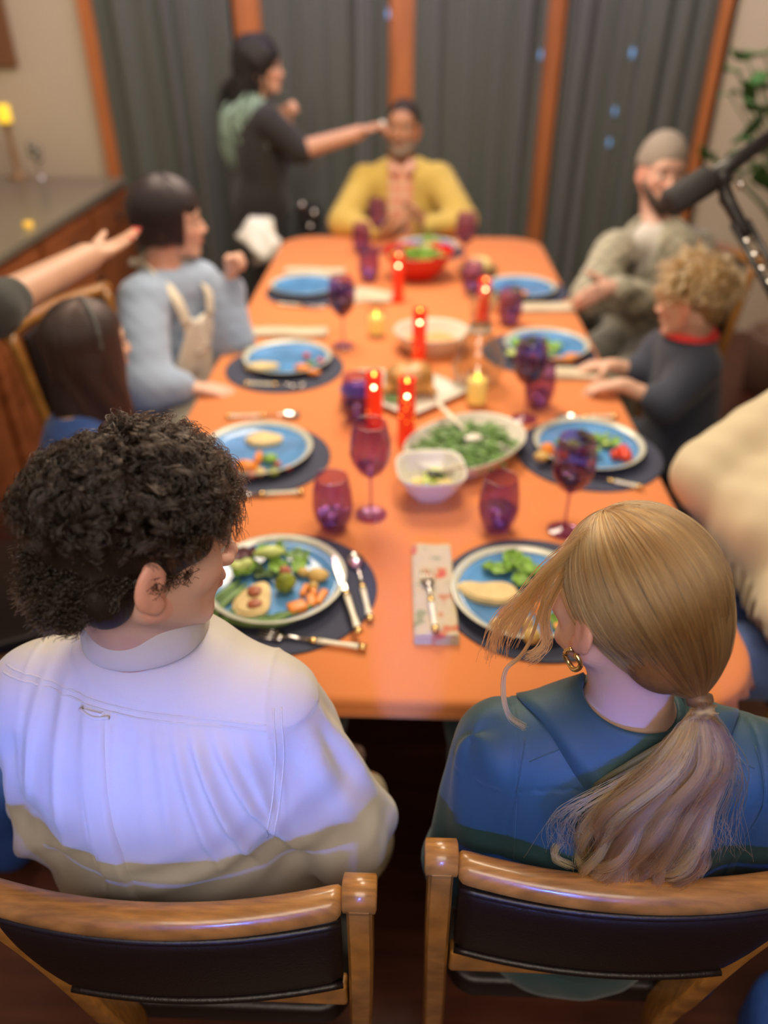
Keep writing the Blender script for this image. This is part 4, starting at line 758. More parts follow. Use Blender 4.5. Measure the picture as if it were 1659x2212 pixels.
# ------------------------------------------------------------------ figures
def head_prims(C, R, s, nose=1.0, fine=True):
    L = lambda p: C+R@(A(p, float)*s)
    e = lambda c, r, k, rot=None, kind='ell': (kind, L(c), A(r)*s, R if rot is None else R@rot, k*s)
    cn = lambda a, b, ra, rb, k: ('cone', L(a), L(b), ra*s, rb*s, k*s)
    P = [e((0, -.015, .03), (.074, .094, .09), .01), e((0, .025, -.025), (.06, .066, .08), .03), e((0, .055, .035), (.052, .036, .042), .03)]
    for x in (-1, 1):
        P += [cn((x*.055, .0, -.05), (x*.02, .07, -.098), .02, .015, .022), e((x*.04, .058, -.022), (.02, .022, .02), .02), e((x*.03, .078, .026), (.022, .012, .009), .012)]
    P += [e((0, .076, -.1), (.02, .016, .014), .016), e((0, .072, -.06), (.028, .024, .03), .018), cn((0, .086, .014), (0, .108, -.026), .007, .0105, .01)]
    for x in (-1, 1): P += [e((x*.012, .099, -.031), (.0085, .011, .008), .006)]
    P += [e((0, .0955, -.0555), (.019, .009, .005), .005), e((0, .0935, -.0665), (.017, .009, .006), .004)]
    for x in (-1, 1): P += [e((x*.031, .1, .005), (.018, .017, .011), .012, kind='-ell')]
    P += [e((0, .108, -.061), (.022, .007, .0012), .003, kind='-ell')]
    for x in (-1, 1):
        P += [e((x*.031, .078, .013), (.015, .013, .005), .004, )]
        Q = Rypr(-x*18, -8, -x*4)
        P += [e((x*.079, -.012, -.008), (.0075, .019, .031), .006, Q), e((x*.077, -.004, -.034), (.007, .011, .012), .006, Q)]
        P += [e((x*.089, -.008, -.003), (.006, .010, .018), .004, Q, '-ell')]
    return P
def hand_prims(W, d, n, t, s=1, curl=(25, 30, 20), spread=.0, thumb=(.6, .75, .3), tips=None):
    d, n, t = unit(d), unit(n), unit(t); P = []; W = A(W, float)
    X = [.027, .009, -.009, -.026]; LN = [(.042, .026, .021), (.046, .029, .022), (.042, .027, .021), (.033, .021, .019)]
    if not isinstance(curl[0], (tuple, list)): curl = [curl]*4
    P.append(('cone', W-d*.02*s, W+d*.03*s, .021*s, .02*s, .015*s))
    for i in range(4):
        k = W+(d*(.088-.006*abs(i-1))+t*X[i])*s
        P.append(('cone', W+(d*.012+t*X[i]*.45)*s, k, .0145*s, .0115*s, .012*s))
        a = 0; q = k; r = .0098 if i < 3 else .0085
        dd = unit(d+t*(X[i]*spread*12))
        for j in range(3):
            a += math.radians(curl[i][j]); v = dd*math.cos(a)+n*math.sin(a); e = q+v*LN[i][j]*s
            P.append(('cone', q, e, (r-.0006*j)*s, (r-.0006*(j+1))*s, .003*s)); q = e
        if tips is not None: tips.append((q, v))
    b = W+(d*.022+t*.02)*s; v = unit(d*thumb[0]+t*thumb[1]+n*thumb[2]); m = b+v*.045*s; v2 = unit(v+d*.35); e = m+v2*.032*s
    P += [('cone', b, m, .016*s, .0115*s, .012*s), ('cone', m, e, .0112*s, .0095*s, .004*s), ('cone', e, e+v2*.018*s, .0095*s, .008*s, .003*s)]
    return P
class J:
    """joints of one figure"""
    def __init__(s, N, H, F, w=.17, sc=1.0, **k):
        s.N = A(N, float); s.H = A(H, float); s.F = unit([F[0], F[1], 0]); s.Rv = A([s.F[1], -s.F[0], 0]); s.w = w; s.sc = sc
        s.S = unit(s.N-s.H); s.Fs = unit(np.cross(s.S, s.Rv)); s.T = np.stack([s.Rv, s.Fs, s.S], 1)
        s.shR = s.N+s.Rv*w-A([0, 0, .055*sc]); s.shL = s.N-s.Rv*w-A([0, 0, .055*sc])
        kn = s.H+s.F*.43*sc
        s.knR = A([*(kn+s.Rv*.1*sc)[:2], s.H[2]-.02]); s.knL = A([*(kn-s.Rv*.1*sc)[:2], s.H[2]-.02])
        s.anR = A([*(s.knR-s.F*.03)[:2], .09]); s.anL = A([*(s.knL-s.F*.03)[:2], .09])
        for a, b in k.items(): setattr(s, a, A(b, float))
def torso(j, t=0, belly=1.0, k=.05):
    s = j.sc; L = np.linalg.norm(j.N-j.H); at_ = lambda f: j.N+(j.H-j.N)*f
    sh = (j.shR+j.shL)/2
    w = j.w/.17
    return [('ell', at_(.36), A([.155*w+t, .105*s+t, .2*s+t]), j.T, k), ('ell', at_(.66)+j.Fs*.01, A([.152*w*belly+t, .112*s*belly+t, .22*s+t]), j.T, k),
            ('ell', j.H+A([0, 0, .03]), A([.165*s+t, .13*s+t, .12*s+t]), None if abs(j.F[0]) < .3 else Rypr(math.degrees(math.atan2(j.F[0], j.F[1]))), k),
            ('cone', j.N-A([0, 0, .045*s]), j.shR*.8+sh*.2+A([0, 0, .004]), .05*s+t, .046*s+t, k), ('cone', j.N-A([0, 0, .045*s]), j.shL*.8+sh*.2+A([0, 0, .004]), .05*s+t, .046*s+t, k)]
def arms(j, t=0, end=1.0, r=(.05, .042, .038, .027), k=.03, sides='RL'):
    P = []; s = j.sc
    for q in sides:
        sh, el, wr = getattr(j, 'sh'+q), getattr(j, 'el'+q), getattr(j, 'wr'+q)
        P.append(('cone', sh, el, r[0]*s+t, r[1]*s+t, k))
        if end > 0: P.append(('cone', el, el+(wr-el)*end, r[2]*s+t, (r[2]+(r[3]-r[2])*end)*s+t, k))
    return P
def legs(j, t=0, k=.03):
    P = []; s = j.sc
    for q, x in (('R', 1), ('L', -1)):
        kn, an = getattr(j, 'kn'+q), getattr(j, 'an'+q); h = j.H+j.Rv*.085*x*s
        P += [('cone', h, kn, .078*s+t, .055*s+t, k), ('cone', kn, an, .052*s+t, .036*s+t, k)]
        if not t: P.append(('cone', an-A([0, 0, .04]), an-A([0, 0, .05])+j.F*.15*s, .035*s, .03*s, .02))
    return P
def person(label, head, j, skin, hands=None, h=.006, hh=.004, lip=(.5, .16, .13), brow=(.05, .03, .02), stub=None, eyes=True, headless=False, tipsout=None, bh=None, extra=None):
    root = thing('person', label, 'person', (j.H[0], j.H[1], 0)); off = A([j.H[0], j.H[1], 0]); root['_o'] = [float(v) for v in off]
    skin = A(skin, float); C, ypr, s = head; C = A(C, float); R = Rypr(*ypr)
    P = [p for p in torso(j)]+arms(j)+legs(j)
    for q in 'RL':
        if hands and q in hands: P += hand_prims(getattr(j, 'wr'+q), *hands[q][:3], s=j.sc*.98, **(hands[q][3] if len(hands[q]) > 3 else {}))
    HPs = [] if headless else head_prims(C, R, s)
    nk = [('cone', C+R@A([0, -.028, -.05])*s, j.N-A([0, 0, .02]), .054*s, .056*s, .03)]
    if extra: P += extra
    if bh is None:
        V, Q = sdf(nk+P, h)
        if not headless:
            V2, Q2 = sdf(HPs[:3]+nk+HPs[3:], hh); Q = np.vstack([Q, Q2+len(V)]); V = np.vstack([V, V2])
    def col(V):
        q = (V-C)@R/s; x, y, z = np.abs(q[:, 0]), q[:, 1], q[:, 2]; c = np.tile(skin, (len(V), 1))*(1+.06*noise(V, 60))[:, None]
        def mixin(m, cc): c[:] = c*(1-m[:, None])+A(cc)*m[:, None]
        inh = np.linalg.norm(q, axis=1) < .19
        sm = lambda v, w: np.clip(1-v/w, 0, 1)**.6
        mixin(inh*(y > .05)*sm(np.hypot((x-.042)/1.3, z+.03), .03)*.35, skin*A([1.12, .72, .68]))
        mixin(inh*(y > .05)*sm(np.hypot(x, (y-.112), z+.03) if False else np.hypot(x, z+.03), .018)*.3, skin*A([1.12, .75, .7]))
        mixin(inh*(x > .07)*(z < .03)*.45, skin*A([1.1, .65, .6]))
        mixin(inh*(y > .086)*(x < .023)*sm(np.abs(z+.061)+.25*x, .013), lip)
        mixin(inh*(y > .05)*(x > .01)*(x < .052)*sm(np.abs(z-.031+.15*np.abs(x-.03)), .007)*.85, brow)
        if stub is not None:
            m = inh*np.clip((-.028-z-.2*(y < .04))/.02, 0, 1)*np.clip((y+.01)/.02, 0, 1)*np.clip((np.hypot(x*.8, (z+.061)*1.6)-.014)/.006, 0, 1)
            mixin(m*stub[3], stub[:3])
        return np.clip(c, 0, 1)
    b = mk('body', V, Q, M['skin'], root, col=col(V), off=off)
    if eyes and not headless:
        for x in (-1, 1):
            o = C+R@A([x*.031, .0755, .004])*s; g = G(); g.ball(o, .0125*s, 14, 10); ey = g.mk('eye', M['eye'], root, off=off)
            g = G(); g.ball(o+R@A([0, .0092, 0])*s, .0052*s, 12, 8); g.mk('iris', M['iris'], ey, off=off)
    return root, off, C, R, s
def garment(name, prims, colour, root, off, h=.006, m=None, disp=None, post=(), var=.06):
    c = (lambda V: np.clip(A(colour)*(1+var*noise(V, 40))[:, None], 0, 1)) if not callable(colour) else colour
    return sdfobj(name, prims, h, m or M['cloth'], root, c, disp, post, off)
def trousers(j, colour, root, off, t=.012, h=.008):
    return garment('trousers', [('ell', j.H+A([0, 0, .0]), A([.165, .14, .11])*j.sc+t, Rypr(math.degrees(math.atan2(j.F[0], j.F[1]))), .04)]+legs(j, t), colour, root, off, h, disp=soft(.004, 45, 1))
def shoes(j, colour, root, off):
    for q in 'RL':
        an = getattr(j, 'an'+q); g = G()
        P = [('cone', an-A([0, 0, .045])-j.F*.03, an-A([0, 0, .05])+j.F*.16*j.sc, .042*j.sc, .036*j.sc, .02), ('cone', an, an-A([0, 0, .05]), .045*j.sc, .045*j.sc, .03)]
        P += [('-box', A([an[0], an[1], -.1]), A([.5, .5, .1]), None, .0, .001)]
        garment('shoe', P, colour, root, off, .006)
def scalp(C, R, s, phi, th, lift=0, rad=(.077, .098, .094), c0=(0, -.015, .03)):
    """points of the hair ellipsoid: phi azimuth from the front toward own right, th polar from the crown"""
    r = A(rad)+lift[..., None] if isinstance(lift, np.ndarray) else A(rad)+lift
    u = np.stack([np.sin(th)*np.sin(phi), np.sin(th)*np.cos(phi), np.cos(th)], -1)
    return C+((u*r+A(c0))*s)@R.T
def jit(col, n, a=.25): return np.clip(A(col)*(1+a*rng.normal(size=(n, 1))), .001, 1)
def fallhair(C, R, s, n, K, length, lift, col, rad, root, off, bang=62, face=50, drop=90, inward=0, wave=.002, m='hair', thmax=None):
    phi = rng.uniform(-math.pi, math.pi, n); a = np.abs(phi); th0 = np.radians(rng.uniform(2, 65, n)); thE = np.full(n, math.radians(drop))
    isf = a < math.radians(face); thE[isf] = math.radians(bang); th0[isf] = np.minimum(th0[isf], thE[isf]*.8)
    ly = rng.uniform(.3, 1, n)*lift; ln = length*rng.uniform(.8, 1.05, n)*~isf+.012*isf
    arc = (thE-th0)*.09*s; tot = arc+ln; P = np.zeros((n, K, 3))
    for k in range(K):
        d = tot*k/(K-1); th = np.minimum(th0+d/(.09*s), thE); p = scalp(C, R, s, phi, th, ly)
        ex = np.maximum(d-arc, 0); p[:, 2] -= ex
        cen = C[:2]; p[:, :2] += (cen-p[:, :2])*np.minimum(ex/.3, 1)[:, None]*inward
        p += wave*np.stack([np.sin(ex*40+phi*9), np.cos(ex*37+phi*7), 0*ex], 1)*np.minimum(ex*12, 1)[:, None]
        P[:, k] = p
    P += rng.normal(size=(n, 1, 3))*.0012
    return strands('hair_strands', P, np.linspace(1, .4, K)*rad, M[m], root, jit(col, n), off)
def hairshell(name, prims, col, root, off, h=.004, amp=.003, f=60, m='hairshell', post=(), seed=0):
    return sdfobj(name, prims, h, M[m], root, lambda V: np.clip(A(col)*(1+.25*noise(V, 120, 2))[:, None], 0, 1), soft(amp, f, seed), post, off)
def hl(C, R, s): return lambda p: C+R@(A(p, float)*s)

# --- young man in the white shirt, front left
j = J((-.325, .722, 1.062), (-.31, .70, .52), (.05, 1), .165, 1.02, shR=(-.180, .70, .968), shL=(-.485, .715, .975), elR=(-.088, .695, .735), elL=(-.500, .70, .745), wrR=(-.125, .87, .655), wrL=(-.42, .98, .62))
HM = (A([-.301, .701, 1.245]), (58, -12.5, 1), 1.0)
r, off, C, R, s = person('person with dark curly hair in a white shirt, seated front left, face in profile', HM, j, (.74, .46, .37), h=.005, hh=.0025,
    hands={'R': ((.25, .75, -.5), (-.2, -.5, -.8), (-1, .2, 0), dict(curl=(30, 45, 30))), 'L': ((.2, 1, -.3), (0, -.3, -1), (1, .1, 0))}, lip=(.62, .2, .19), brow=(.02, .012, .008))
def seg(x, a, b): return np.clip((x-a)/(b-a), 0, 1)
def ridge(d, w): return np.exp(-(d/w)**2)
def shirt_disp(X, Y, Z):
    back = seg(-(Y-.70), -.02, .05); x = X+.325
    yz = 1.045-.17*(x-.05)-.1*seg(x, .05, .17)*.2      # yoke seam height
    o = -.0022*seg(Z, yz-.002, yz+.002)*seg(1.2-Z, .0, .1)
    below = seg(-(Z-yz), 0, .03)*back
    for cx, wd in ((-.065, .0035), (-.028, .0035)):          # box pleat
        o = o-.0028*ridge(x-cx-.02*(Z-1), wd)*below*seg(Z, .72, .85)
    o = o-.003*below*seg(x+.065, 0, .006)*seg(-(x+.028), 0, .006)*seg(Z, .70, .85)
    for i, (cx, sl, am, ln) in enumerate(((.035, .12, .006, .14), (.058, .25, .008, .2), (.080, .35, .010, .24), (.105, .45, .009, .22), (.012, .05, .004, .10), (-.10, -.1, .005, .18), (-.14, -.25, .006, .2), (.132, .3, .007, .2))):
        u = x-cx+sl*(Z-1.0)*.9; o = o-am*ridge(u, .0068)*below*seg(Z, .98-ln, .98-ln*.4)
    # long drapes from the right armpit to the lower left
    for i, (c0, am, wd) in enumerate(((.93, .004, .018), (.87, .006, .022), (.79, .005, .030), (.70, .003, .03))):
        u = Z-(c0-.62*(.16-x)+.35*(.16-x)**2*2); o = o-am*ridge(u, wd)*back*seg(.95-Z, 0, .12)*seg(x, -.16, .0)
    for c0, sl in ((.76, .9), (.67, .7)):
        u = Z-(c0+sl*(x+.2)); o = o-.006*ridge(u, .018)*back*seg(-x, .02, .1)*seg(.92-Z, 0, .1)
    # lengthwise folds and cuffs of the sleeves
    for sx, wx in ((1, .17), (-1, -.17)):
        m = seg(sx*(x-wx), -.03, .0)*seg(1.0-Z, 0, .06); ang = np.arctan2(Y-.70, x-sx*(.17+.24*np.clip(.99-Z, 0, .26)))
        o = o-m*(.004*np.sin(ang*7+Z*9)+.003*np.sin(ang*4-Z*34))
        sm = x-sx*(.155+.02*seg(1.02-Z, 0, .1)); o = o-.0022*ridge(sm-.0, .0035)*seg(Z, .86, .92)
    return o+.0022*noise3(X, Y, Z, 26, 1)+.0008*noise3(X, Y, Z, 90, 2)
sp = torso(j, .018, 1.14, .06)+[('ell', (-.33, .675, .66), (.19, .125, .17), None, .06), ('ell', (-.325, .665, .88), (.175, .105, .14), None, .06)]+arms(j, .02, .62, r=(.05, .046, .038, .018), k=.035)
sp += [('cone', j.shR, j.elR, .050, .068, .04), ('cone', j.shL, j.elL, .052, .066, .04)]
SH = garment('shirt', sp, (.80, .77, .71), r, off, .0035, M['shirt'], shirt_disp, post=[('-cone', j.N+A([.005, .0, .055]), C+A([0, 0, .0]), .06, .06, .004)], var=.0)
# collar: stand + fold ring
def ring(c, rx, ry, z0, z1, th, tilt, n=64, gap=None, flare=.0, wob=.0015):
    V = []; F = []; a = np.linspace(0, 2*math.pi, n, endpoint=False)
    for q, (zz, rr) in enumerate(((z0, flare), (z1, 0), (z1+.002, th*.5), (z1, th), (z0, th+flare), (z0-.001, th*.5+flare))):
        for t in a:
            rad = 1; V.append([c[0]+(rx+rr+wob*math.sin(5*t+zz*60))*math.cos(t), c[1]+(ry+rr)*math.sin(t), c[2]+zz+tilt[0]*math.cos(t)+tilt[1]*math.sin(t)])
    K = 6; F = [(q*n+i, q*n+(i+1) % n, ((q+1) % K)*n+(i+1) % n, ((q+1) % K)*n+i) for q in range(K) for i in range(n)]
    return V, F
g = G(); cc = (-.328, .720, 1.108); g.add(*ring(cc, .064, .066, -.004, .034, .003, (.0, -.008), flare=.003)); g.mk('collar_stand', M['shirt'], r, off=off, sub=1)
g = G(); g.add(*ring(cc, .068, .070, -.016, .034, .003, (.0, -.008), flare=.009)); g.mk('collar', M['shirt'], r, off=off, sub=1)
g = G(); g.tube(smoothpath([(-.272, .745, 1.10), at(432, 1402, 1.055), at(468, 1410, 1.045), at(497, 1398, 1.045)], 12), np.linspace(.015, .004, 12), 8, .25); g.mk('collar_point', M['shirt'], r, off=off)

def seam(name, pts, rad, ob, m, d=(0, .9, -.45), n=40, par=None, flat=.45):
    P = drape(ob, smoothpath(pts, n), d, rad*.35); g = G(); g.tube(P, rad, 6, flat, up=(0, -.4, 1)); return g.mk(name, m, par, off=off)
yk = [(-.325+x, .6, 1.045-.17*(x-.05)) for x in (-.19, -.1, 0, .08, .158)]
for dz in (.0, .0085): seam('yoke_seam', [(a, b, c+dz) for a, b, c in yk], .0013, SH, M['shirt'], par=r)
for sg, dx in ((1, 0), (1, .009)): seam('sleeve_seam', [(-.325+.165+dx, .64, 1.035), (-.325+.168+dx, .61, 1.0), (-.325+.166+dx, .6, .96), (-.325+.160+dx, .6, .90), (-.325+.150+dx, .6, .84)], .0013, SH, M['shirt'], par=r)
V = []; nx, nz = 9, 40
for k in range(nz):
    z = 1.05-.34*k/(nz-1)
    for i in range(nx): u = i/(nx-1)*2-1; V.append((-.375+u*(.017+.006*k/nz)+.012*(k/nz), .6, z-.17*(-.05)*0))
P = drape(SH, V, (0, 1, -.15), .0); b_ = P.reshape(nz, nx, 3); b_[:, 1:-1, 1] -= .0055; b_[:, (1, nx-2), 1] -= .0012; b_[:, (0, nx-1), 1] += .002
mk('box_pleat', b_.reshape(-1, 3), [(k*nx+i, (k+1)*nx+i, (k+1)*nx+i+1, k*nx+i+1) for k in range(nz-1) for i in range(nx-1)], M['shirt'], r, off=off)
P = drape(SH, smoothpath([(-.392, .6, 1.058), (-.373, .6, 1.050), (-.352, .6, 1.052)], 12), (0, .9, -.45), .004); g = G(); g.tube(P, .0026, 6); g.mk('locker_loop', M['shirt'], r, off=off)
trousers(j, (.12, .10, .08), r, off); shoes(j, (.5, .45, .38), r, off)
# his hair: lumpy mass, then curls
L = hl(C, R, s); dk = (.016, .010, .007)
hp = [('ell', L((0, -.018, .036)), (.0775, .097, .090), R, .01), ('ell', L((0, .045, .064)), (.054, .046, .030), R, .03), ('ell', L((0, .070, .060)), (.040, .018, .018), R, .02), ('ell', L((0, -.058, .015)), (.056, .036, .058), R, .03),
      ('ell', L((0, -.068, -.045)), (.054, .032, .046), R, .03), ('ell', L((.036, .0, .078)), (.044, .06, .030), R, .03), ('ell', L((-.036, .0, .078)), (.044, .06, .030), R, .03)]
for x in (-1, 1): hp += [('ell', L((x*.068, .022, .035)), (.014, .03, .024), R, .015), ('ell', L((x*.056, -.052, -.03)), (.024, .03, .042), R, .02)]
hairshell('hair', hp, dk, r, off, .0035, .006, 75)
def curls(C, R, s, ng, nc, dk, root, off):
    out = []; cols = []
    K = 16
    for g_ in range(ng):
        u = rng.uniform(-1, 1); phi = rng.uniform(-math.pi, math.pi); th = math.acos(np.clip(rng.uniform(-.75, 1), -1, 1))
        th = min(th, math.radians(150)); a = abs(phi)
        lim = math.radians(56 if a < .75 else (82 if a < 1.0 else (82 if a < 1.42 else (88 if a < 1.85 else (106 if a < 2.1 else 120)))))
        if th > lim: continue
        low = th > math.radians(78)
        c0 = (0, -.02, .032); p = scalp(C, R, s, A([phi]), A([th]), 0, (.072, .091, .082), c0)[0]; n_ = unit(R.T@(p-(C+R@A(c0)*s)))
        if low: n_ = A([math.sin(phi)*.95, math.cos(phi)*.95, -.25]); zz = -(.02+.075*(th-1.36)/1.1); p = C+R@(A([math.sin(phi)*.072, -.02+math.cos(phi)*.088, .035+zz*1.3])*s)
        top = 1 if th < math.radians(70) else 0
        ln = rng.uniform(.028, .048) if top else rng.uniform(.014, .026)
        flow = A([.25*math.sin(phi), .75, .1]) if top else A([.15*math.sin(phi)*0, (-.9 if low and a > 1.6 else -.25), -.75 if low else -.4])
        if top and a > 2.0: flow = A([math.sin(phi)*.5, -.45, -.25]); ln *= .6
        flow = unit(flow+rng.normal(size=3)*.35); rr = rng.uniform(.0045, .008) if top else rng.uniform(.0008, .002); tw = rng.uniform(1.2, 2.2)*rng.choice([-1, 1]); ph = rng.uniform(0, 6.28)
        e1 = unit(np.cross(flow, rng.normal(size=3))); e2 = np.cross(flow, e1)
        t = np.linspace(0, 1, K)[:, None]
        cen = n_*((.021 if a < 1.9 else .014) if top else .003)*np.sin(t*2.4)+flow*ln*t**1.25-A([0, 0, .02])*t*t*top
        hel = rr*(np.minimum(t*3, 1))*(np.cos(t*tw*6.28+ph)*e1+np.sin(t*tw*6.28+ph)*e2)
        base = (cen+hel)*s
        jit_ = rng.normal(size=(nc, 1, 3))*(.0022 if top else .003); ph2 = rng.normal(size=(nc, 1, 1))*.0016
        pts = p-(A([0, 0, 0]) if a < 1.9 else (p-C)*-.01)+(base[None]*(1+rng.normal(size=(nc, 1, 1))*.07)+jit_*(.5+.7*t[None])+ph2*np.sin(t[None]*14))@R.T
        out.append(pts); cols.append(jit(np.array(dk)*rng.uniform(.12, .75), nc, .2))
    return strands('curls', np.concatenate(out), np.concatenate([np.linspace(.00055, .00022, K)]), M['curl'], root, np.concatenate(cols), off)
curls(C, R, s, 3300, 16, dk, r, off)

# --- person with the low ponytail, front right
j = J((.292, .69, .985), (.275, .72, .50), (-.05, 1), .165, .95, shL=(.132, .675, .935), shR=(.455, .66, .935), elL=(.100, .66, .71), elR=(.485, .66, .71), wrL=(.19, .93, .64), wrR=(.38, .93, .64))
HW = (A([.262, .712, 1.165]), (-33, -3, 1.3), .95)
r, off, C, R, s = person('person with a low light brown ponytail and gold hoop earring in a teal blazer', HW, j, (.66, .42, .33), h=.005, hh=.003,
    hands={'R': ((-.5, 1, 0), (0, 0, -1), (-.8, -.3, 0)), 'L': ((.5, 1, 0), (0, 0, -1), (.8, -.3, 0))})
def blz(X, Y, Z):
    x = X-.29; back = seg(-(Y-.66), -.03, .03)
    o = .0022*ridge(Z-(.967-.16*np.abs(x)), .0016)*seg(np.abs(x), .05, .06)*back
    for sx in (-1, 1):
        sm = x-sx*(.148+.012*seg(.95-Z, 0, .2)); o = o+.0025*ridge(sm, .002)*seg(Z, .72, .75)
        m = seg(sx*x, .15, .17); o = o-m*.003*np.sin(Z*30+np.arctan2(Y-.66, x-sx*.2)*3)
        o = o-.004*ridge(Z-(.70+.1*sx*x), .012)*seg(sx*x, .06, .12)
    return o+.0022*noise3(X, Y, Z, 16, 3)+.0006*noise3(X, Y, Z, 70, 2)
bp = torso(j, .016, 1.05, .06)+[('ell', (.285, .665, .80), (.165, .105, .16), None, .06), ('ell', (.27, .79, .50), (.175, .10, .08), None, .06)]+arms(j, .014, .9, r=(.054, .05, .045, .034), k=.03)
BZ = garment('blazer', bp, (.022, .075, .088), r, off, .0038, M['blazer'], blz, post=[('-cone', j.N+A([0, 0, .045]), C, .055, .055, .004)])
# blazer collar: a soft folded band round the nape with one lapel point
n = 46; V = []
for i in range(n):
    t = math.radians(150+240*i/(n-1)); cx, cy = math.cos(t), math.sin(t); r0 = .060; wv = .046+.030*math.exp(-((i-3)/4)**2)+.030*math.exp(-((i-n+4)/4)**2)
    inn = [(r0, 1.000), (r0+.002, 1.030), (r0+.006, 1.034), (r0+.011, 1.028)]
    for rr, zz in inn: V.append([.293+rr*cx*1.04, .690+rr*cy, zz])
    for q in (.35, .7, 1.0):
        rr = r0+.011+wv*q*.92; p = drape(BZ, [(.293+rr*cx*1.04, .690+rr*cy, 1.0)], (0, 0, -1), .0)[0]; p[2] = max(p[2], .9)+.011-.006*q; p[2] = min(p[2], 1.028-.01*q); V.append(list(p))
F = [(i*7+q, i*7+q+1, (i+1)*7+q+1, (i+1)*7+q) for i in range(n-1) for q in range(6)]
o = mk('blazer_collar', V, F, M['blazer'], r, off=off); o.modifiers.new('t', 'SOLIDIFY').thickness = .003
for sx in (-1, 1):
    P = drape(BZ, smoothpath([(.292+sx*.045, .64, 1.0), (.292+sx*.09, .64, .985), (.292+sx*.135, .64, .955)], 24), (0, .6, -.8), .0004); g = G(); g.tube(P, .0011, 6); g.mk('shoulder_seam', M['blazer'], r, off=off)
    P = drape(BZ, smoothpath([(.292+sx*.140, .64, 1.0), (.292+sx*.148, .6, .95), (.292+sx*.145, .6, .86), (.292+sx*.138, .6, .75)], 30), (0, .9, -.3), .0004); g = G(); g.tube(P, .0012, 6); g.mk('sleeve_seam', M['blazer'], r, off=off)
trousers(j, (.02, .06, .07), r, off); shoes(j, (.02, .02, .02), r, off)
L = hl(C, R, s)
TL = A([.012, -.122, -.072]); TW = L(TL)     # where the tail is tied
hc = A((.40, .19, .066))
hp = [('ell', L((0, -.02, .036)), A((.0785, .1, .0925))*s, R, .01), ('ell', L((0, -.075, -.02)), A((.058, .05, .06))*s, R, .03)]
hairshell('hair', hp, hc*.5, r, off, .003, .0015, 50, post=[('-cone', j.N+A([0, .02, 0]), C+R@A([0, .03, -.07]), .05, .05, .01)])
n = 15000; K = 20
phi = rng.uniform(-math.pi, math.pi, n); rad = (.081, .103, .096); c0 = A((0, -.02, .036))
edge = np.interp(np.abs(phi), [0, .6, 1.2, 1.6, 2.0, math.pi], np.radians([52, 58, 84, 97, 112, 122]))
th = edge*np.sqrt(rng.uniform(0.0, 1, n)); th[::3] = edge[::3]*rng.uniform(.93, 1, len(th[::3]))
u0 = np.stack([np.sin(th)*np.sin(phi), np.sin(th)*np.cos(phi), np.cos(th)], -1)
ut = unit((TL-c0)/A(rad)); om = np.arccos(np.clip(u0@ut, -1, 1)); om = np.maximum(om, .05)
cl = noise(u0, 14, 2, 1); lay = .001+.0035*rng.random(n)+.0016*cl
P = np.zeros((n, K, 3)); tl = np.linalg.norm((TL-c0)/A(rad))
for k in range(K):
    t = k/(K-1); a = np.sin((1-t)*om)/np.sin(om); b = np.sin(t*om)/np.sin(om); u = u0*a[:, None]+ut*b[:, None]; u /= np.linalg.norm(u, axis=1)[:, None]
    rr = 1+(tl-1)*max(0, (t-.55)/.45)**2; bulge = 1+.03*np.sin(math.pi*t)
    q = u*A(rad)*(rr*bulge)+c0+u*(lay*(1-t**3)*(.4+.6*math.sin(math.pi*min(1, t*1.6+.1))))[:, None]
    q = q+(TL-q)*(max(0, (t-.86)/.14)**1.5)*.94
    P[:, k] = L(0)+0 if False else C+(q*s)@R.T
P += rng.normal(size=(n, 1, 3))*.0007
hcol = jit(hc, n, .42)*(1+.35*noise(u0, 22, 2, 2))[:, None]*(.82+.36*seg(noise(u0, 9, 1, 3), -.2, .5))[:, None]
strands('combed_hair', P, np.concatenate([np.full(K-4, .00042), [.0004, .00036, .0003, .0003]]), M['hair'], r, np.clip(hcol, .01, .8), off)
g = G(); tdir = unit(A([.0, -.55, -.8]))
g.tube([TW-tdir*.006, TW+tdir*.0, TW+tdir*.008], [.0135, .015, .0135], 20); g.mk('hair_tie', mat('hair_tie', (.16, .09, .05), .5), r, off=off)
# the tail
def W_(px, py, z): return at(px, py, z)
out = []; cols = []; K = 26
guides = []
for g_ in range(74):
    q = rng.uniform(-1, 1); d = rng.uniform(0, 1); wv = rng.uniform(.5, 1)
    e = A([.290+q*.058, .548-.016*d, .86-.03*rng.random()+.03*abs(q)])
    m1 = A([TW[0]-.004+q*.040, .592-.022*d, 1.045]); m2 = A([.294+q*.060, .574-.028*d, .975]); m3 = A([.291+q*.066, .558-.026*d, .91])
    if rng.random() < .25: e = m3*.4+e*.6
    g0 = smoothpath([TW, TW+A([q*.008, -.008, -.012]), m1, m2, m3, e], K); t = np.linspace(0, 1, K)[:, None]
    am = .020*wv; f = rng.uniform(1.3, 2.4); ph = rng.uniform(0, 6.28)
    g0 = g0+am*np.clip(t*2-.5, 0, 1)*np.hstack([np.sin(t*6.28*f+ph), .5*np.cos(t*6.28*f+ph), .2*np.sin(t*9+ph)])
    guides.append((g0, 120, .0024, rng.choice([.45, .8, 1.1, 1.7])*rng.uniform(.8, 1.2)))
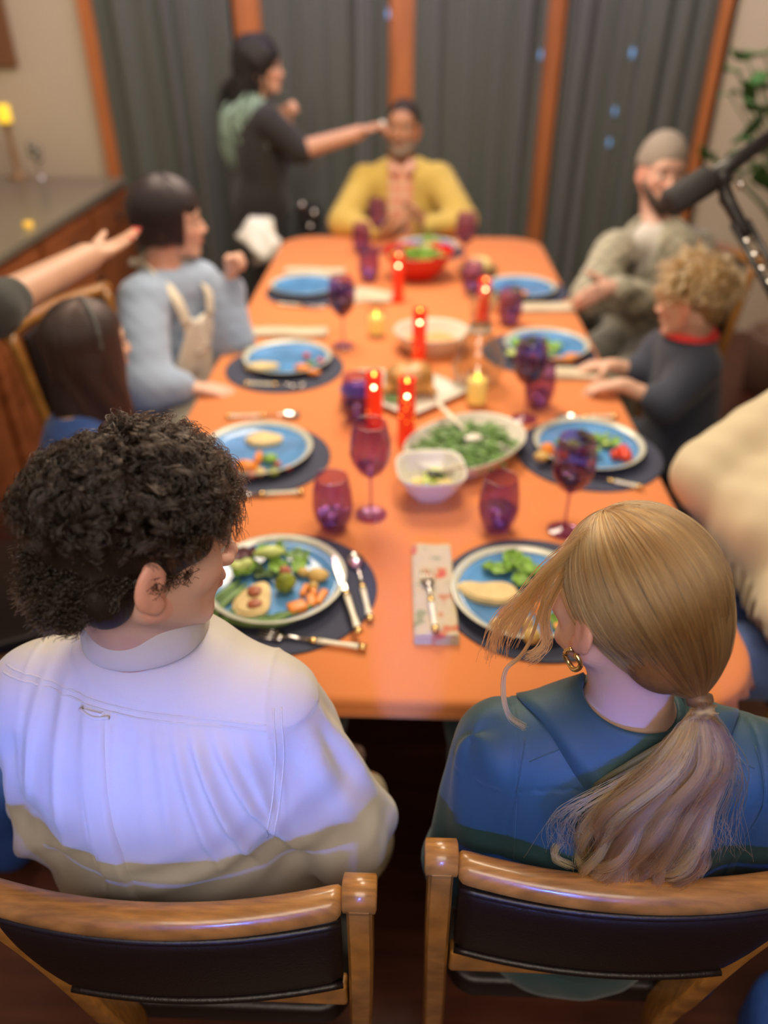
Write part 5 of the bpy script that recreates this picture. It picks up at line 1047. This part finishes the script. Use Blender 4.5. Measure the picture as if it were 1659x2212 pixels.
for (pp, w_) in ((((1330, 1640, .99), (1300, 1720, .93), (1330, 1790, .89), (1370, 1850, .86)), .004), (((1290, 1690, .97), (1268, 1790, .91), (1250, 1850, .875), (1262, 1880, .87), (1300, 1900, .875)), .002),
                 (((1320, 1740, .93), (1265, 1800, .885), (1255, 1860, .87), (1290, 1895, .868), (1318, 1897, .872)), .0025), (((1310, 1760, .92), (1215, 1815, .88), (1200, 1850, .87), (1235, 1870, .865)), .0016),
                 (((1450, 1700, .97), (1415, 1760, .93), (1450, 1830, .88), (1465, 1850, .87)), .004), (((1520, 1700, .96), (1500, 1770, .92), (1530, 1830, .885)), .003), (((1460, 1790, .91), (1430, 1840, .88), (1460, 1900, .86)), .002)):
    ps = [TW, TW+A([0, -.01, -.02])]+[W_(*q)*1.0 for q in pp]
    for q in ps[2:]:
        pass
    guides.append((smoothpath(ps, K), 60, w_, 1.35))
for g0, nc, w_, br in guides:
    t = np.linspace(0, 1, K)[None, :, None]; jt = rng.normal(size=(nc, 1, 3))*w_*(.25+.9*np.sin(t*math.pi*.8+.15)); fz = rng.normal(size=(nc, 1, 3))*.0012*t*2
    pts = g0[None]+jt+fz; pts[:, 0] = TW+rng.normal(size=(nc, 3))*.004; pts[..., 1] = np.minimum(pts[..., 1], .60)
    out.append(pts); cols.append(jit(hc*br, nc, .22))
fl = 260; g0 = []
for i in range(fl):     # loose flyaways
    q = rng.uniform(-1.15, 1.15); ps = [TW, A([TW[0]+q*.05, .585, 1.03]), A([.29+q*.095, .565, .96]), A([.29+q*.1+rng.normal()*.012, .55, .9+.03*rng.random()])]; g0.append(smoothpath(ps, K)+.004*np.sin(np.linspace(0, 9, K)+i)[:, None])
out.append(np.array(g0)); cols.append(jit(hc*1.1, fl))
strands('ponytail', np.concatenate(out), np.linspace(.00042, .0002, K), M['hair'], r, np.clip(np.concatenate(cols), .01, .9), off)
# loose lock before the ear
out = []; K = 18
for (ps, nc, w_) in (([(-.05, .03, .098), (-.078, .055, .045), (-.098, .068, -.01), (-.112, .075, -.05)], 150, .0055), ([(-.055, .03, .093), (-.083, .052, .045), (-.105, .068, 0), (-.122, .085, -.04), (-.128, .09, -.09)], 90, .0045),
                     ([(-.055, .035, .088), (-.088, .045, .03), (-.105, .045, -.04), (-.12, .05, -.075), (-.14, .055, -.10), (-.15, .03, -.135), (-.135, 0.01, -.155)], 40, .0012), ([(-.06, .03, .085), (-.089, .042, .0), (-.1, .03, -.05), (-.112, .04, -.07)], 90, .003)):
    g0 = smoothpath([L(p) for p in ps], K); t = np.linspace(0, 1, K)[None, :, None]
    out.append(g0[None]+rng.normal(size=(nc, 1, 3))*w_*(.5+t)+.002*np.sin(t*11+rng.random((nc, 1, 1))*2))
out = np.concatenate(out); strands('loose_lock', out, np.linspace(.0004, .0002, K), M['hair'], r, jit(hc*1.15, len(out)), off)
# hoop earring
eL = L((-.082, -.004, -.052)); g = G(); t = np.linspace(.3, 6.0, 26)
g.tube([eL+R@A([.001*math.sin(3*a), .012*math.sin(a), .012*math.cos(a)-.004]) for a in t], .0032, 10); g.mk('hoop_earring', M['gold'], r, off=off)
# ------------------------------------------------------------------ the others at the table
def knit(X, Y, Z): return .0035*noise3(X, Y, Z, 24, 2)+.0015*noise3(X, Y, Z, 60, 1)
def neckcut(j, C, r=.056): return [('-cone', j.N+A([0, 0, .048*j.sc]), C, r, r, .004)]
def inlocal(V, j): return (V-j.N)@j.T       # columns: right, front, up along the spine
# child with long dark hair and a headband
j = J((-.845, 1.735, .86), (-.90, 1.68, .52), (.85, .5), .115, .78, elR=(-.76, 1.54, .68), elL=(-.86, 1.92, .70), wrR=(-.62, 1.62, .68), wrL=(-.68, 1.93, .72))
hm = (A([-.794, 1.786, 1.044]), (47.5, -2, 3), .90)
r, off, C, R, s = person('child with long dark brown hair and a headband, in blue', hm, j, (.66, .42, .30), hands={'R': ((.9, .4, -.1), (0, 0, -1), (.3, 1, 0)), 'L': ((.9, -.1, 0), (0, 0, -1), (-.3, -1, 0))})
garment('blue_top', torso(j, .014)+arms(j, .012, .8), (.04, .11, .38), r, off, .006, disp=knit, post=neckcut(j, C, .05)); trousers(j, (.03, .06, .18), r, off); shoes(j, (.3, .3, .3), r, off)
L = hl(C, R, s); dc = (.045, .030, .028)
hairshell('hair', [('ell', L((0, -.02, .035)), A((.079, .098, .092))*s, R, .01), ('ell', L((.068, -.02, -.01)), A((.022, .045, .055))*s, R, .02), ('ell', C+A([-.04, -.04, -.09]), (.055, .05, .15), None, .04), ('ell', C+A([-.05, -.05, -.19]), (.055, .045, .12), None, .04)], dc, r, off, .005, .003, 60, post=[('-ell', L((0, .10, -.05)), A((.058, .09, .11))*s, R, .01)])
fallhair(C, R, s, 9000, 20, .33, .012, dc, .0007, r, off, bang=74, face=38, drop=92, inward=.12, wave=.002)
g = G(); t = np.linspace(-1.75, 1.75, 30); g.tube([L((.089*math.sin(a), .0+.0*a, .035+.10*math.cos(a))) for a in t], .0045, 8); g.mk('headband', mat('grey_band', (.12, .13, .13), .4), r, off=off)
# person in the blue sweater and apron
def sat(px_, py_, y): d = ray(px_, py_); return CAM+d*((y-CAM[1])/d[1])
N0 = sat(352, 588, 2.44); H0 = A([N0[0]-.05, N0[1]+.02, .53])
j = J(N0, H0, (.88, -.45), .155, .95, shR=sat(308, 652, 2.31), shL=sat(430, 612, 2.52), elR=sat(316, 838, 2.12), elL=sat(500, 738, 2.52), wrR=sat(400, 838, 2.13), wrL=sat(500, 608, 2.56))
hm = (A([-.763, 2.493, 1.181]), (77, -3, 4), .97)
r, off, C, R, s = person('person with black bobbed hair in a light blue sweater and cream apron, fist raised', hm, j, (.74, .45, .34), h=.005,
    hands={'R': ((1, .05, -.05), (0, 0, -1), (.05, 1, 0), dict(curl=(10, 15, 10))), 'L': ((.05, .0, 1), (.9, -.3, 0), (-.2, -.95, .1), dict(curl=(75, 80, 50), thumb=(.8, .4, .5)))}, lip=(.6, .15, .14))
sw = torso(j, .02, 1.05)+arms(j, .02, .88, k=.035)+[('cone', j.shR, j.elR, .062, .078, .04), ('cone', j.elR, j.elR+(j.wrR-j.elR)*.7, .066, .048, .03), ('cone', j.elL, j.elL+(j.wrL-j.elL)*.35, .07, .052, .03), ('cone', j.shL, j.elL, .06, .072, .04)]
garment('sweater', sw, (.33, .43, .60), r, off, .005, disp=lambda X, Y, Z: .005*noise3(X, Y, Z, 17, 2)+.002*noise3(X, Y, Z, 50, 1), post=neckcut(j, C, .066))
# apron: front panel, straps, tie behind the neck
def front(j, x, u, t): return j.N+j.Rv*x+(j.H-j.N)*u+j.Fs*t
V = []; F = []; nx, ny = 13, 22
for b in range(ny):
    u = .22+.92*b/(ny-1); hw = .070+.080*min(1, max(0, (u-.3)/.35))
    for a in range(nx): q = a/(nx-1)*2-1; V.append(front(j, q*hw, u, (.137+.02*min(1, u))*math.sqrt(max(.1, 1-(q*hw/.24)**2))+.006*math.sin(q*7+u*5)))
F = [(b*nx+a, b*nx+a+1, (b+1)*nx+a+1, (b+1)*nx+a) for b in range(ny-1) for a in range(nx-1)]
o = mk('apron', V, F, mat('apron_canvas', (.84, .81, .71), .85, bump=(80, .2)), r, off=off); o.modifiers.new('t', 'SOLIDIFY').thickness = .006
for q in (-1, 1):
    g = G(); g.tube(smoothpath([front(j, q*.056, .24, .14), front(j, q*.072, .08, .118), front(j, q*.068, -.03, .05), front(j, q*.05, -.05, -.045), front(j, q*.008, -.03, -.085)], 20), .022, 8, .24, up=j.Fs); g.mk('apron_strap', mat('apron_canvas', (.74, .70, .58), .85), r, off=off)
for q in (-1, 1): g = G(); g.ball(front(j, q*.022, -.02, -.095), (.024, .012, .014), 12, 8, noise=.2); g.mk('apron_bow', mat('apron_canvas', (.74, .70, .58), .85), r, off=off)
stm = mat('print_grey', (.42, .36, .34), .8)
for (x, u) in ((-.02, .42), (.015, .44), (.03, .55), (-.03, .62), (.02, .72)): g = G(); g.ball(front(j, x, u, .150), (.014, .012, .004), 10, 6, noise=.3, seed=int(u*100)); g.mk('apron_print', stm, r, off=off)
trousers(j, (.45, .42, .34), r, off); shoes(j, (.1, .1, .1), r, off)
L = hl(C, R, s); bk = (.016, .012, .014)
hairshell('hair', [('ell', L((0, -.022, .035)), A((.076, .097, .092))*s, R, .01), ('ell', L((0, -.06, -.035)), A((.070, .05, .06))*s, R, .03), ('ell', L((.06, -.01, -.0)), A((.03, .05, .05))*s, R, .02), ('ell', L((-.06, -.01, -.0)), A((.03, .05, .05))*s, R, .02), ('ell', L((0, .066, .055)), A((.062, .03, .035))*s, R, .015)], bk, r, off, .004, .002, 50, post=[('-ell', L((0, .125, -.03)), A((.05, .065, .062))*s, R, .01)])
fallhair(C, R, s, 6000, 16, .075, .020, (.028, .022, .026), .0007, r, off, bang=74, face=55, drop=96, inward=.5, wave=.001)
# person reaching in from the left edge, only the arm in view
el_, wr_ = at(-20, 668, 1.20), at(188, 556, 1.215)
j = J((-1.34, 1.70, 1.44), (-1.32, 1.66, .93), (.9, .45), .18, 1.0, elR=(-1.04, 1.60, 1.19), wrR=wr_, elL=(-1.46, 1.98, 1.13), wrL=(-1.50, 2.0, .88))
j.elR = el_; j.shR = A([-1.20, 1.53, 1.38]); j.knR = A([-1.26, 1.58, .5]); j.knL = A([-1.34, 1.74, .5]); j.anR = A([-1.27, 1.55, .09]); j.anL = A([-1.36, 1.72, .09])
tips = []; fd = unit(at(302, 512, 1.225)-wr_)
hm = (j.N+A([.03, .02, .20]), (70, -10, 0), 1.0)
r, off, C, R, s = person('person at the left edge with a dark grey sleeve, palm held out behind the bob', hm, j, (.60, .36, .25), h=.005,
    hands={'R': (fd, (.1, -.1, 1), (-.45, 1, .1), dict(curl=(4, 6, 4), tips=tips)), 'L': ((0, 0, -1), (1, 0, 0), (0, 1, 0))}, extra=[('cone', el_, wr_, .045, .030, .02)])
nm = mat('red_nail', (.8, .06, .04), .15)
for q, v in tips[:4]: g = G(); g.ball(q+v*.006+A([0, 0, .004]), (.007, .007, .004), 10, 6); g.mk('nail', nm, r, off=off)
garment('dark_top', torso(j, .016)+[('cone', j.shR, el_, .062, .062, .03), ('cone', el_, el_+(wr_-el_)*.16, .058, .052, .02), ('cone', j.shL, j.elL, .062, .055, .03), ('cone', j.elL, j.wrL, .05, .04, .03)], (.035, .04, .038), r, off, .007, disp=knit, post=neckcut(j, C, .06))
trousers(j, (.02, .02, .025), r, off); shoes(j, (.02, .02, .02), r, off)
L = hl(C, R, s); hairshell('hair', [('ell', L((0, -.03, .04)), A((.085, .1, .1))*s, R, .01), ('ell', L((0, -.07, -.04)), A((.07, .06, .07))*s, R, .02)], (.02, .014, .012), r, off, .007, .004, 60)
# man in the yellow cardigan
N7 = sat(868, 352, 4.21); Y7 = N7[1]
j = J(N7, (N7[0], 4.24, .53), (-.04, -1), .175, 1.0, shR=sat(786, 392, 4.19), shL=sat(950, 390, 4.19), elR=sat(742, 480, 4.06), elL=sat(1000, 480, 4.06), wrR=sat(822, 505, 3.93), wrL=sat(916, 488, 3.95))
hm = (sat(870, 279, 4.20), (189, 3, 0), 1.0)
r, off, C, R, s = person('man in yellow cardigan and pink plaid shirt at the head of the table', hm, j, (.40, .19, .095), h=.005, hh=.004,
    hands={'R': ((.9, -.4, .2), (.4, .4, .9), (0, -.3, .9), dict(curl=(30, 40, 30))), 'L': ((-.35, -.2, .9), (-.5, .5, 0), (-.6, -.3, .3), dict(curl=(45, 60, 40)))}, lip=(.33, .12, .10), brow=(.03, .02, .015), stub=(.32, .27, .22, .75))
def plaid(V):
    q = inlocal(V, j); a = (np.sin(q[:, 0]*110) > .1)*1.; b = (np.sin(q[:, 2]*110) > .1)*1.; c = np.tile(A([.74, .50, .34]), (len(V), 1)); m = ((a+b)/2)[:, None]; return c*(1-m)+A([.72, .25, .17])*m
garment('plaid_shirt', torso(j, .012)+arms(j, .008, .5), plaid, r, off, .006, disp=soft(.002, 30), post=neckcut(j, C, .058))
for q in (-1, 1): g = G(); g.add(*(lambda P: (P, [(0, 1, 2), (0, 2, 3)]))([j.N+j.Rv*q*.045+A([0, -.055, .03]), j.N+j.Rv*q*.075+A([0, -.07, .005]), j.N+j.Rv*q*.04+A([0, -.125, -.035]), j.N+j.Rv*q*.012+A([0, -.105, -.005])])); o = g.mk('shirt_collar', mat('pink_cotton', (.76, .42, .32), .8), r, off=off); o.modifiers.new('t', 'SOLIDIFY').thickness = .006
cg = torso(j, .026, 1.05)+arms(j, .022, .86, k=.035)+[('cone', j.shR, j.elR, .066, .068, .04), ('cone', j.shL, j.elL, .066, .068, .04)]
cp = neckcut(j, C, .072)+[('-box', j.N+(j.H-j.N)*.45-j.T[:, 1]*0+j.Fs*.16, (.062, .16, .36), j.T, .01, .012)]
garment('yellow_cardigan', cg, (.60, .44, .10), r, off, .005, disp=lambda X, Y, Z: .005*noise3(X, Y, Z, 18, 1)+.0025*noise3(X, Y, Z, 55, 3), post=cp)
trousers(j, (.08, .07, .06), r, off); shoes(j, (.05, .03, .02), r, off)
L = hl(C, R, s); hairshell('hair', [('ell', L((0, -.022, .045)), A((.079, .099, .09))*s, R, .01)], (.03, .02, .015), r, off, .004, .0012, 150, post=[('-ell', L((0, .13, -.01)), A((.075, .10, .105))*s, R, .01)])
hairshell('beard', [('cone', L((.05, .03, -.065)), L((.018, .078, -.098)), .020, .019, .012), ('cone', L((-.05, .03, -.065)), L((-.018, .078, -.098)), .020, .019, .012), ('ell', L((0, .082, -.098)), (.028, .020, .020), R, .012), ('cone', L((-.02, .097, -.045)), L((.02, .097, -.045)), .006, .006, .006)], (.22, .17, .13), r, off, .003, .0012, 160)
# person in the beanie
N8 = sat(1418, 488, 3.22)
j = J(N8, (N8[0]+.06, N8[1]+.04, .53), (-.62, -.78), .175, 1.0, shR=sat(1326, 545, 3.12), shL=sat(1502, 535, 3.30), elR=sat(1276, 640, 2.98), elL=sat(1478, 665, 3.06), wrR=sat(1400, 655, 2.97), wrL=sat(1322, 622, 2.93))
hm = (A([.965, 3.252, 1.196]), (172, 1, -4), 1.0)
r, off, C, R, s = person('bearded person in a grey beanie and mottled grey cardigan with folded arms', hm, j, (.70, .42, .33), h=.005, hh=.004,
    hands={'R': ((1, .3, .1), (.2, .9, 0), (0, .1, 1), dict(curl=(20, 25, 15))), 'L': ((-.75, -.3, -.15), (-.1, .6, -.7), (0, .3, 1), dict(curl=(20, 30, 20)))}, lip=(.5, .2, .18))
def mottle(V): return np.clip(A([.36, .35, .27])*(1+.75*noise(V, 110, 2))[:, None], .05, .8)
garment('undershirt', torso(j, .010), (.72, .70, .66), r, off, .007, post=neckcut(j, C, .056))
cp = neckcut(j, C, .066)+[('-cone', j.N+A([0, 0, .03])+j.Fs*.08, j.N+(j.H-j.N)*.30+j.Fs*.20, .05, .075, .01)]
garment('cardigan', torso(j, .026, 1.05)+arms(j, .024, .88, k=.03)+[('cone', j.shR, j.elR, .068, .07, .03), ('cone', j.shL, j.elL, .068, .07, .03)], mottle, r, off, .005, disp=lambda X, Y, Z: .006*noise3(X, Y, Z, 20, 1)+.003*noise3(X, Y, Z, 60, 3), post=cp)
g = G(); g.ball(j.N+(j.H-j.N)*.22+j.Fs*.150+j.Rv*.015, (.012, .01, .022), 10, 8); g.mk('clip_microphone', M['blackplastic'], r, off=off)
trousers(j, (.26, .26, .21), r, off, .02); shoes(j, (.1, .08, .06), r, off)
L = hl(C, R, s)
V, Q = sdf([('ell', L((0, -.018, .055)), A((.086, .106, .098))*s, R, .01), ('ell', L((0, -.045, .03)), A((.083, .082, .075))*s, R, .02)], .004, soft(.001, 120), post=[('-box', L((0, .1, -.065)), A((.2, .165, .09)), R, .0, .004), ('-box', L((0, -.1, -.12)), A((.2, .2, .10)), R, .0, .004)])
bm_ = mat('beanie_knit', (.36, .31, .27), .9, bump=(240, .5), var=(120, .15)); mk('beanie', V, Q, bm_, r, off=off)
hairshell('beard', [('cone', L((.058, .01, -.04)), L((.03, .07, -.095)), .019, .022, .012), ('cone', L((-.058, .01, -.04)), L((-.03, .07, -.095)), .019, .022, .012), ('ell', L((0, .082, -.10)), (.036, .026, .028), R, .012), ('ell', L((0, .08, -.12)), (.026, .022, .02), R, .012), ('cone', L((-.024, .096, -.046)), L((.024, .096, -.046)), .0065, .0065, .006)], (.045, .03, .024), r, off, .003, .002, 150)
# boy
N9 = sat(1490, 722, 2.26)
j = J(N9, (N9[0]+.05, N9[1]-.02, .52), (-.9, .35), .115, .80, shL=sat(1512, 792, 2.17), shR=sat(1428, 755, 2.35), elL=sat(1438, 872, 2.12), elR=sat(1392, 805, 2.32), wrL=sat(1345, 832, 2.15), wrR=sat(1320, 790, 2.30))
hm = (A([.818, 2.236, 1.030]), (-54, -12, 2), .90)
r, off, C, R, s = person('boy with tousled light brown hair in a navy shirt with a red collar', hm, j, (.72, .45, .33), h=.005, hh=.004,
    hands={'R': ((-1, .2, -.1), (0, 0, -1), (.1, -1, 0)), 'L': ((-1, .1, -.1), (0, 0, -1), (.1, 1, 0))})
garment('navy_shirt', torso(j, .014, 1.1)+arms(j, .016, .28)+[('cone', j.shL, j.elL, .05, .052, .03), ('cone', j.shR, j.elR, .05, .05, .03)], (.035, .045, .075), r, off, .005, disp=soft(.005, 24, 2), post=neckcut(j, C, .05))
g = G(); g.add(*ring(j.N+A([0, 0, .030]), .048, .050, -.026, .018, .005, (0, 0), flare=.034)); o = g.mk('red_collar', mat('red_cotton', (.78, .05, .05), .8), r, off=off, sub=1)
trousers(j, (.03, .035, .05), r, off); shoes(j, (.3, .3, .3), r, off)
L = hl(C, R, s); bc = (.30, .19, .085)
hairshell('hair', [('ell', L((0, -.026, .042)), A((.088, .106, .1))*s, R, .01), ('ell', L((0, .045, .075)), A((.07, .05, .04))*s, R, .02), ('ell', L((0, -.07, -.03)), A((.062, .045, .055))*s, R, .02)], bc, r, off, .004, .006, 60, post=[('-ell', L((0, .13, -.02)), A((.08, .08, .075))*s, R, .01)])
ng = 420; out = []; cols = []; K = 9
for k in range(ng):
    phi = rng.uniform(-3.14, 3.14); th = math.acos(rng.uniform(-.15, 1)); 
    if abs(phi) < .9 and th > 1.0: continue
    p = scalp(C, R, s, A([phi]), A([th]), 0, (.082, .1, .096))[0]; n_ = unit(p-C); sw_ = unit(np.cross(n_, (0, 0, 1))+A([0, 0, -.8])+rng.normal(size=3)*.4+n_*.5); t = np.linspace(0, 1, K)[:, None]
    pts = p+(n_*.022*np.sin(t*2.5)+sw_*.045*t**1.2)[None]+rng.normal(size=(22, 1, 3))*.0035; out.append(pts); cols.append(jit(A(bc)*rng.uniform(.7, 1.6), 22, .15))
strands('hair_strands', np.concatenate(out), np.linspace(.0008, .0003, K), M['hair'], r, np.concatenate(cols), off)
# person in the cream sweater, cut off by the right edge
j = J((.96, 1.40, 1.06), (.98, 1.38, .52), (-1, .05), .18, 1.05, shL=(.95, 1.235, 1.0), shR=(.94, 1.565, 1.06), elL=(.80, 1.17, .76), elR=(.72, 1.57, .83), wrL=(.80, 1.30, .66), wrR=(.80, 1.44, .67))
hm = (A([.96, 1.40, 1.30]), (-85, -5, 0), 1.0)
r, off, C, R, s = person('person in a thick cream sweater and jeans at the right edge, head out of view', hm, j, (.66, .42, .32), h=.006)
def rib(X, Y, Z): return .009*noise3(X, Y, Z, 19, 2)+.005*noise3(X, Y, Z*.4, 45, 1)+.004*np.sin(np.arctan2(Y-1.40, X-.97)*46)*seg(.74-Z, 0, .02)
garment('cream_sweater', torso(j, .04, 1.35, .07)+arms(j, .04, .88, k=.05)+[('cone', j.shR, j.elR, .070, .074, .05), ('ell', (.84, 1.42, .80), (.15, .18, .16), None, .06), ('ell', (.90, 1.40, .69), (.17, .2, .07), None, .03)], (.66, .58, .39), r, off, .005, disp=rib, post=neckcut(j, C, .066)+[('-box', (.95, 1.4, .50), (.5, .5, .15), None, .0, .01)])
trousers(j, (.10, .16, .38), r, off, .016); shoes(j, (.1, .1, .1), r, off)
L = hl(C, R, s); hairshell('hair', [('ell', L((0, -.03, .04)), A((.085, .1, .1))*s, R, .01), ('ell', L((0, -.07, -.04)), A((.07, .06, .07))*s, R, .02)], (.05, .03, .02), r, off, .007, .004, 60)
# standing person with black and mint hair
YS = 4.28; N_s = sat(560, 222, YS); Hs = sat(578, 500, YS)
Hs = A([Hs[0]-.02, YS, .86])
j = J(N_s, Hs, (1, -.12), .165, 1.0, shR=sat(578, 262, YS-.12), shL=sat(560, 255, YS+.12), elR=sat(650, 325, YS-.12), wrR=sat(775, 287, YS-.13), elL=sat(620, 330, YS+.10), wrL=sat(622, 270, YS))
j.knR = A([Hs[0]+.04, YS-.10, .48]); j.knL = A([Hs[0]+.02, YS+.10, .48]); j.anR = A([Hs[0]-.02, YS-.10, .09]); j.anL = A([Hs[0]-.04, YS+.10, .09])
hm = (sat(566, 146, YS), (97, -2, 0), .92); tips = []
r, off, C, R, s = person('standing person in black with mint green locs, reaching to a seated face', hm, j, (.60, .34, .23), h=.005, hh=.004,
    hands={'R': ((.85, -.1, .35), (.3, .2, -.9), (0, -.9, .2), dict(curl=(25, 40, 30), tips=tips)), 'L': ((.1, 0, 1), (.6, -.6, 0), (-.4, -.6, 0), dict(curl=(65, 70, 40)))}, extra=[('cone', j.elR, j.wrR, .044, .029, .02)])
garment('black_top', torso(j, .016)+arms(j, .014, 0)+[('cone', j.shR, j.elR, .064, .056, .03), ('cone', j.shL, j.elL, .064, .056, .03)], (.016, .016, .017), r, off, .006, disp=knit, post=neckcut(j, C, .056))
garment('black_trousers', [('ell', j.H, (.16, .15, .14), None, .04)]+legs(j, .022), (.014, .014, .016), r, off, .008, disp=soft(.004, 40, 1)); shoes(j, (.02, .02, .02), r, off)
L = hl(C, R, s)
hairshell('hair', [('ell', L((0, -.035, .04)), A((.115, .13, .12))*s, R, .01), ('ell', L((0, -.085, -.07)), A((.11, .085, .13))*s, R, .03)], (.018, .016, .016), r, off, .004, .007, 70)
for (nm_, n, col_, l0, l1, rr_, ph0) in (('black_locs', 60, (.020, .018, .018), .16, .34, .0060, 2.9), ('mint_locs', 90, (.36, .52, .43), .14, .33, .0055, 0)):
    g = G()
    for k in range(n):
        mint = nm_[0] == 'm'; a = rng.uniform(.9, 4.4) if mint else rng.uniform(.7, 4.6); bk_ = max(0, -math.cos(a))
        st = L((.10*math.sin(a), -.03+.105*math.cos(a), -.02 if not mint else -.150+.04*rng.random())); ln = rng.uniform(l0, l1)*1.05; e = st+A([rng.normal()*.025-.05*bk_, rng.normal()*.015-(.04 if mint else 0), -ln])
        if not mint and math.cos(a) > -.2: e = st+A([rng.normal()*.015-.02, rng.normal()*.01, -ln*.7])
        mid = (st+e)/2+A([-.05*bk_, (-.035 if mint else -.01), .02])
        g.tube(smoothpath([st, mid, e], 14)+.004*np.sin(np.linspace(0, 14, 14)+k)[:, None], np.linspace(rr_, rr_*.55, 14), 6)
    g.mk(nm_, mat(nm_, col_, .7, bump=(150, .6)), r, off=off)
g = G(); g.ball(sat(826, 268, Y7-.02 if False else 4.12), (.016, .006, .016), 14, 8); o = g.mk('cotton_pad', mat('cotton', (.80, .80, .76), .9), None); o['label'] = 'white cotton pad held to the forehead of the man in yellow'; o['category'] = 'cotton pad'
V = []; n_ = 12; c0 = sat(562, 520, YS-.36)
r2 = thing('paper_towels', 'bunch of white folded paper towels beside the standing person', 'paper towels', (c0[0], c0[1], c0[2]-.05))
for k in range(6):
    g = G(); R2 = Rypr(10+k*5, -38+k*4, 34+k*9); Vp = [[(x_-.5)*.21, .01*math.sin(x_*8+y_*6+k)+.012*k-.03, (y_-.5)*.13] for x_ in np.linspace(0, 1, 8) for y_ in np.linspace(0, 1, 6)]; Fp = [(i*6+q, (i+1)*6+q, (i+1)*6+q+1, i*6+q+1) for i in range(7) for q in range(5)]
    g.add(A(Vp)@R2.T+A([0, 0, .05]), Fp); o = g.mk('sheet', mat('white_paper', (.80, .80, .74), .9), r2); o.modifiers.new('t', 'SOLIDIFY').thickness = .003
# small camera gear beside the head of the table
c0 = sat(668, 470, 4.35); r = thing('equipment_stand', 'black equipment stand with small metal parts behind the table corner', 'equipment', (c0[0], c0[1], 0)); zz = c0[2]
g = G(); g.tube([(0, 0, 0), (0, 0, zz-.03)], .014, 10); g.mk('pole', M['blackplastic'], r); g = G(); g.box((0, 0, zz), (.12, .10, .13)); g.mk('body', M['blackplastic'], r, smooth=False, bevel=.01)
for k, (x, z) in enumerate(((-.03, .07), (.035, .03), (.01, -.04))): g = G(); g.ball((x, -.055, zz+z), (.018, .012, .022), 12, 8); g.mk('fitting', M['steel'], r)
for a in range(3): t = a*2.09; g = G(); g.tube([(0, 0, .25), (.22*math.cos(t), .16*math.sin(t), .01)], .009, 8); g.mk('leg', M['blackplastic'], r)
# napkin in the lap of the person in white
V, Q = sdf([('ell', (-.07, .815, .585), (.045, .075, .05), Rypr(20, 20), .02), ('ell', (-.045, .77, .55), (.03, .05, .06), Rypr(20), .03)], .004, soft(.006, 60)); mk_ = mk('napkin', V, Q, M['napkin'], None, off=(-.07, .815, .585)); mk_.location = (-.07, .815, .585); tag(mk_, 'patterned cream and green napkin hanging from the lap of the person in white', 'napkin')
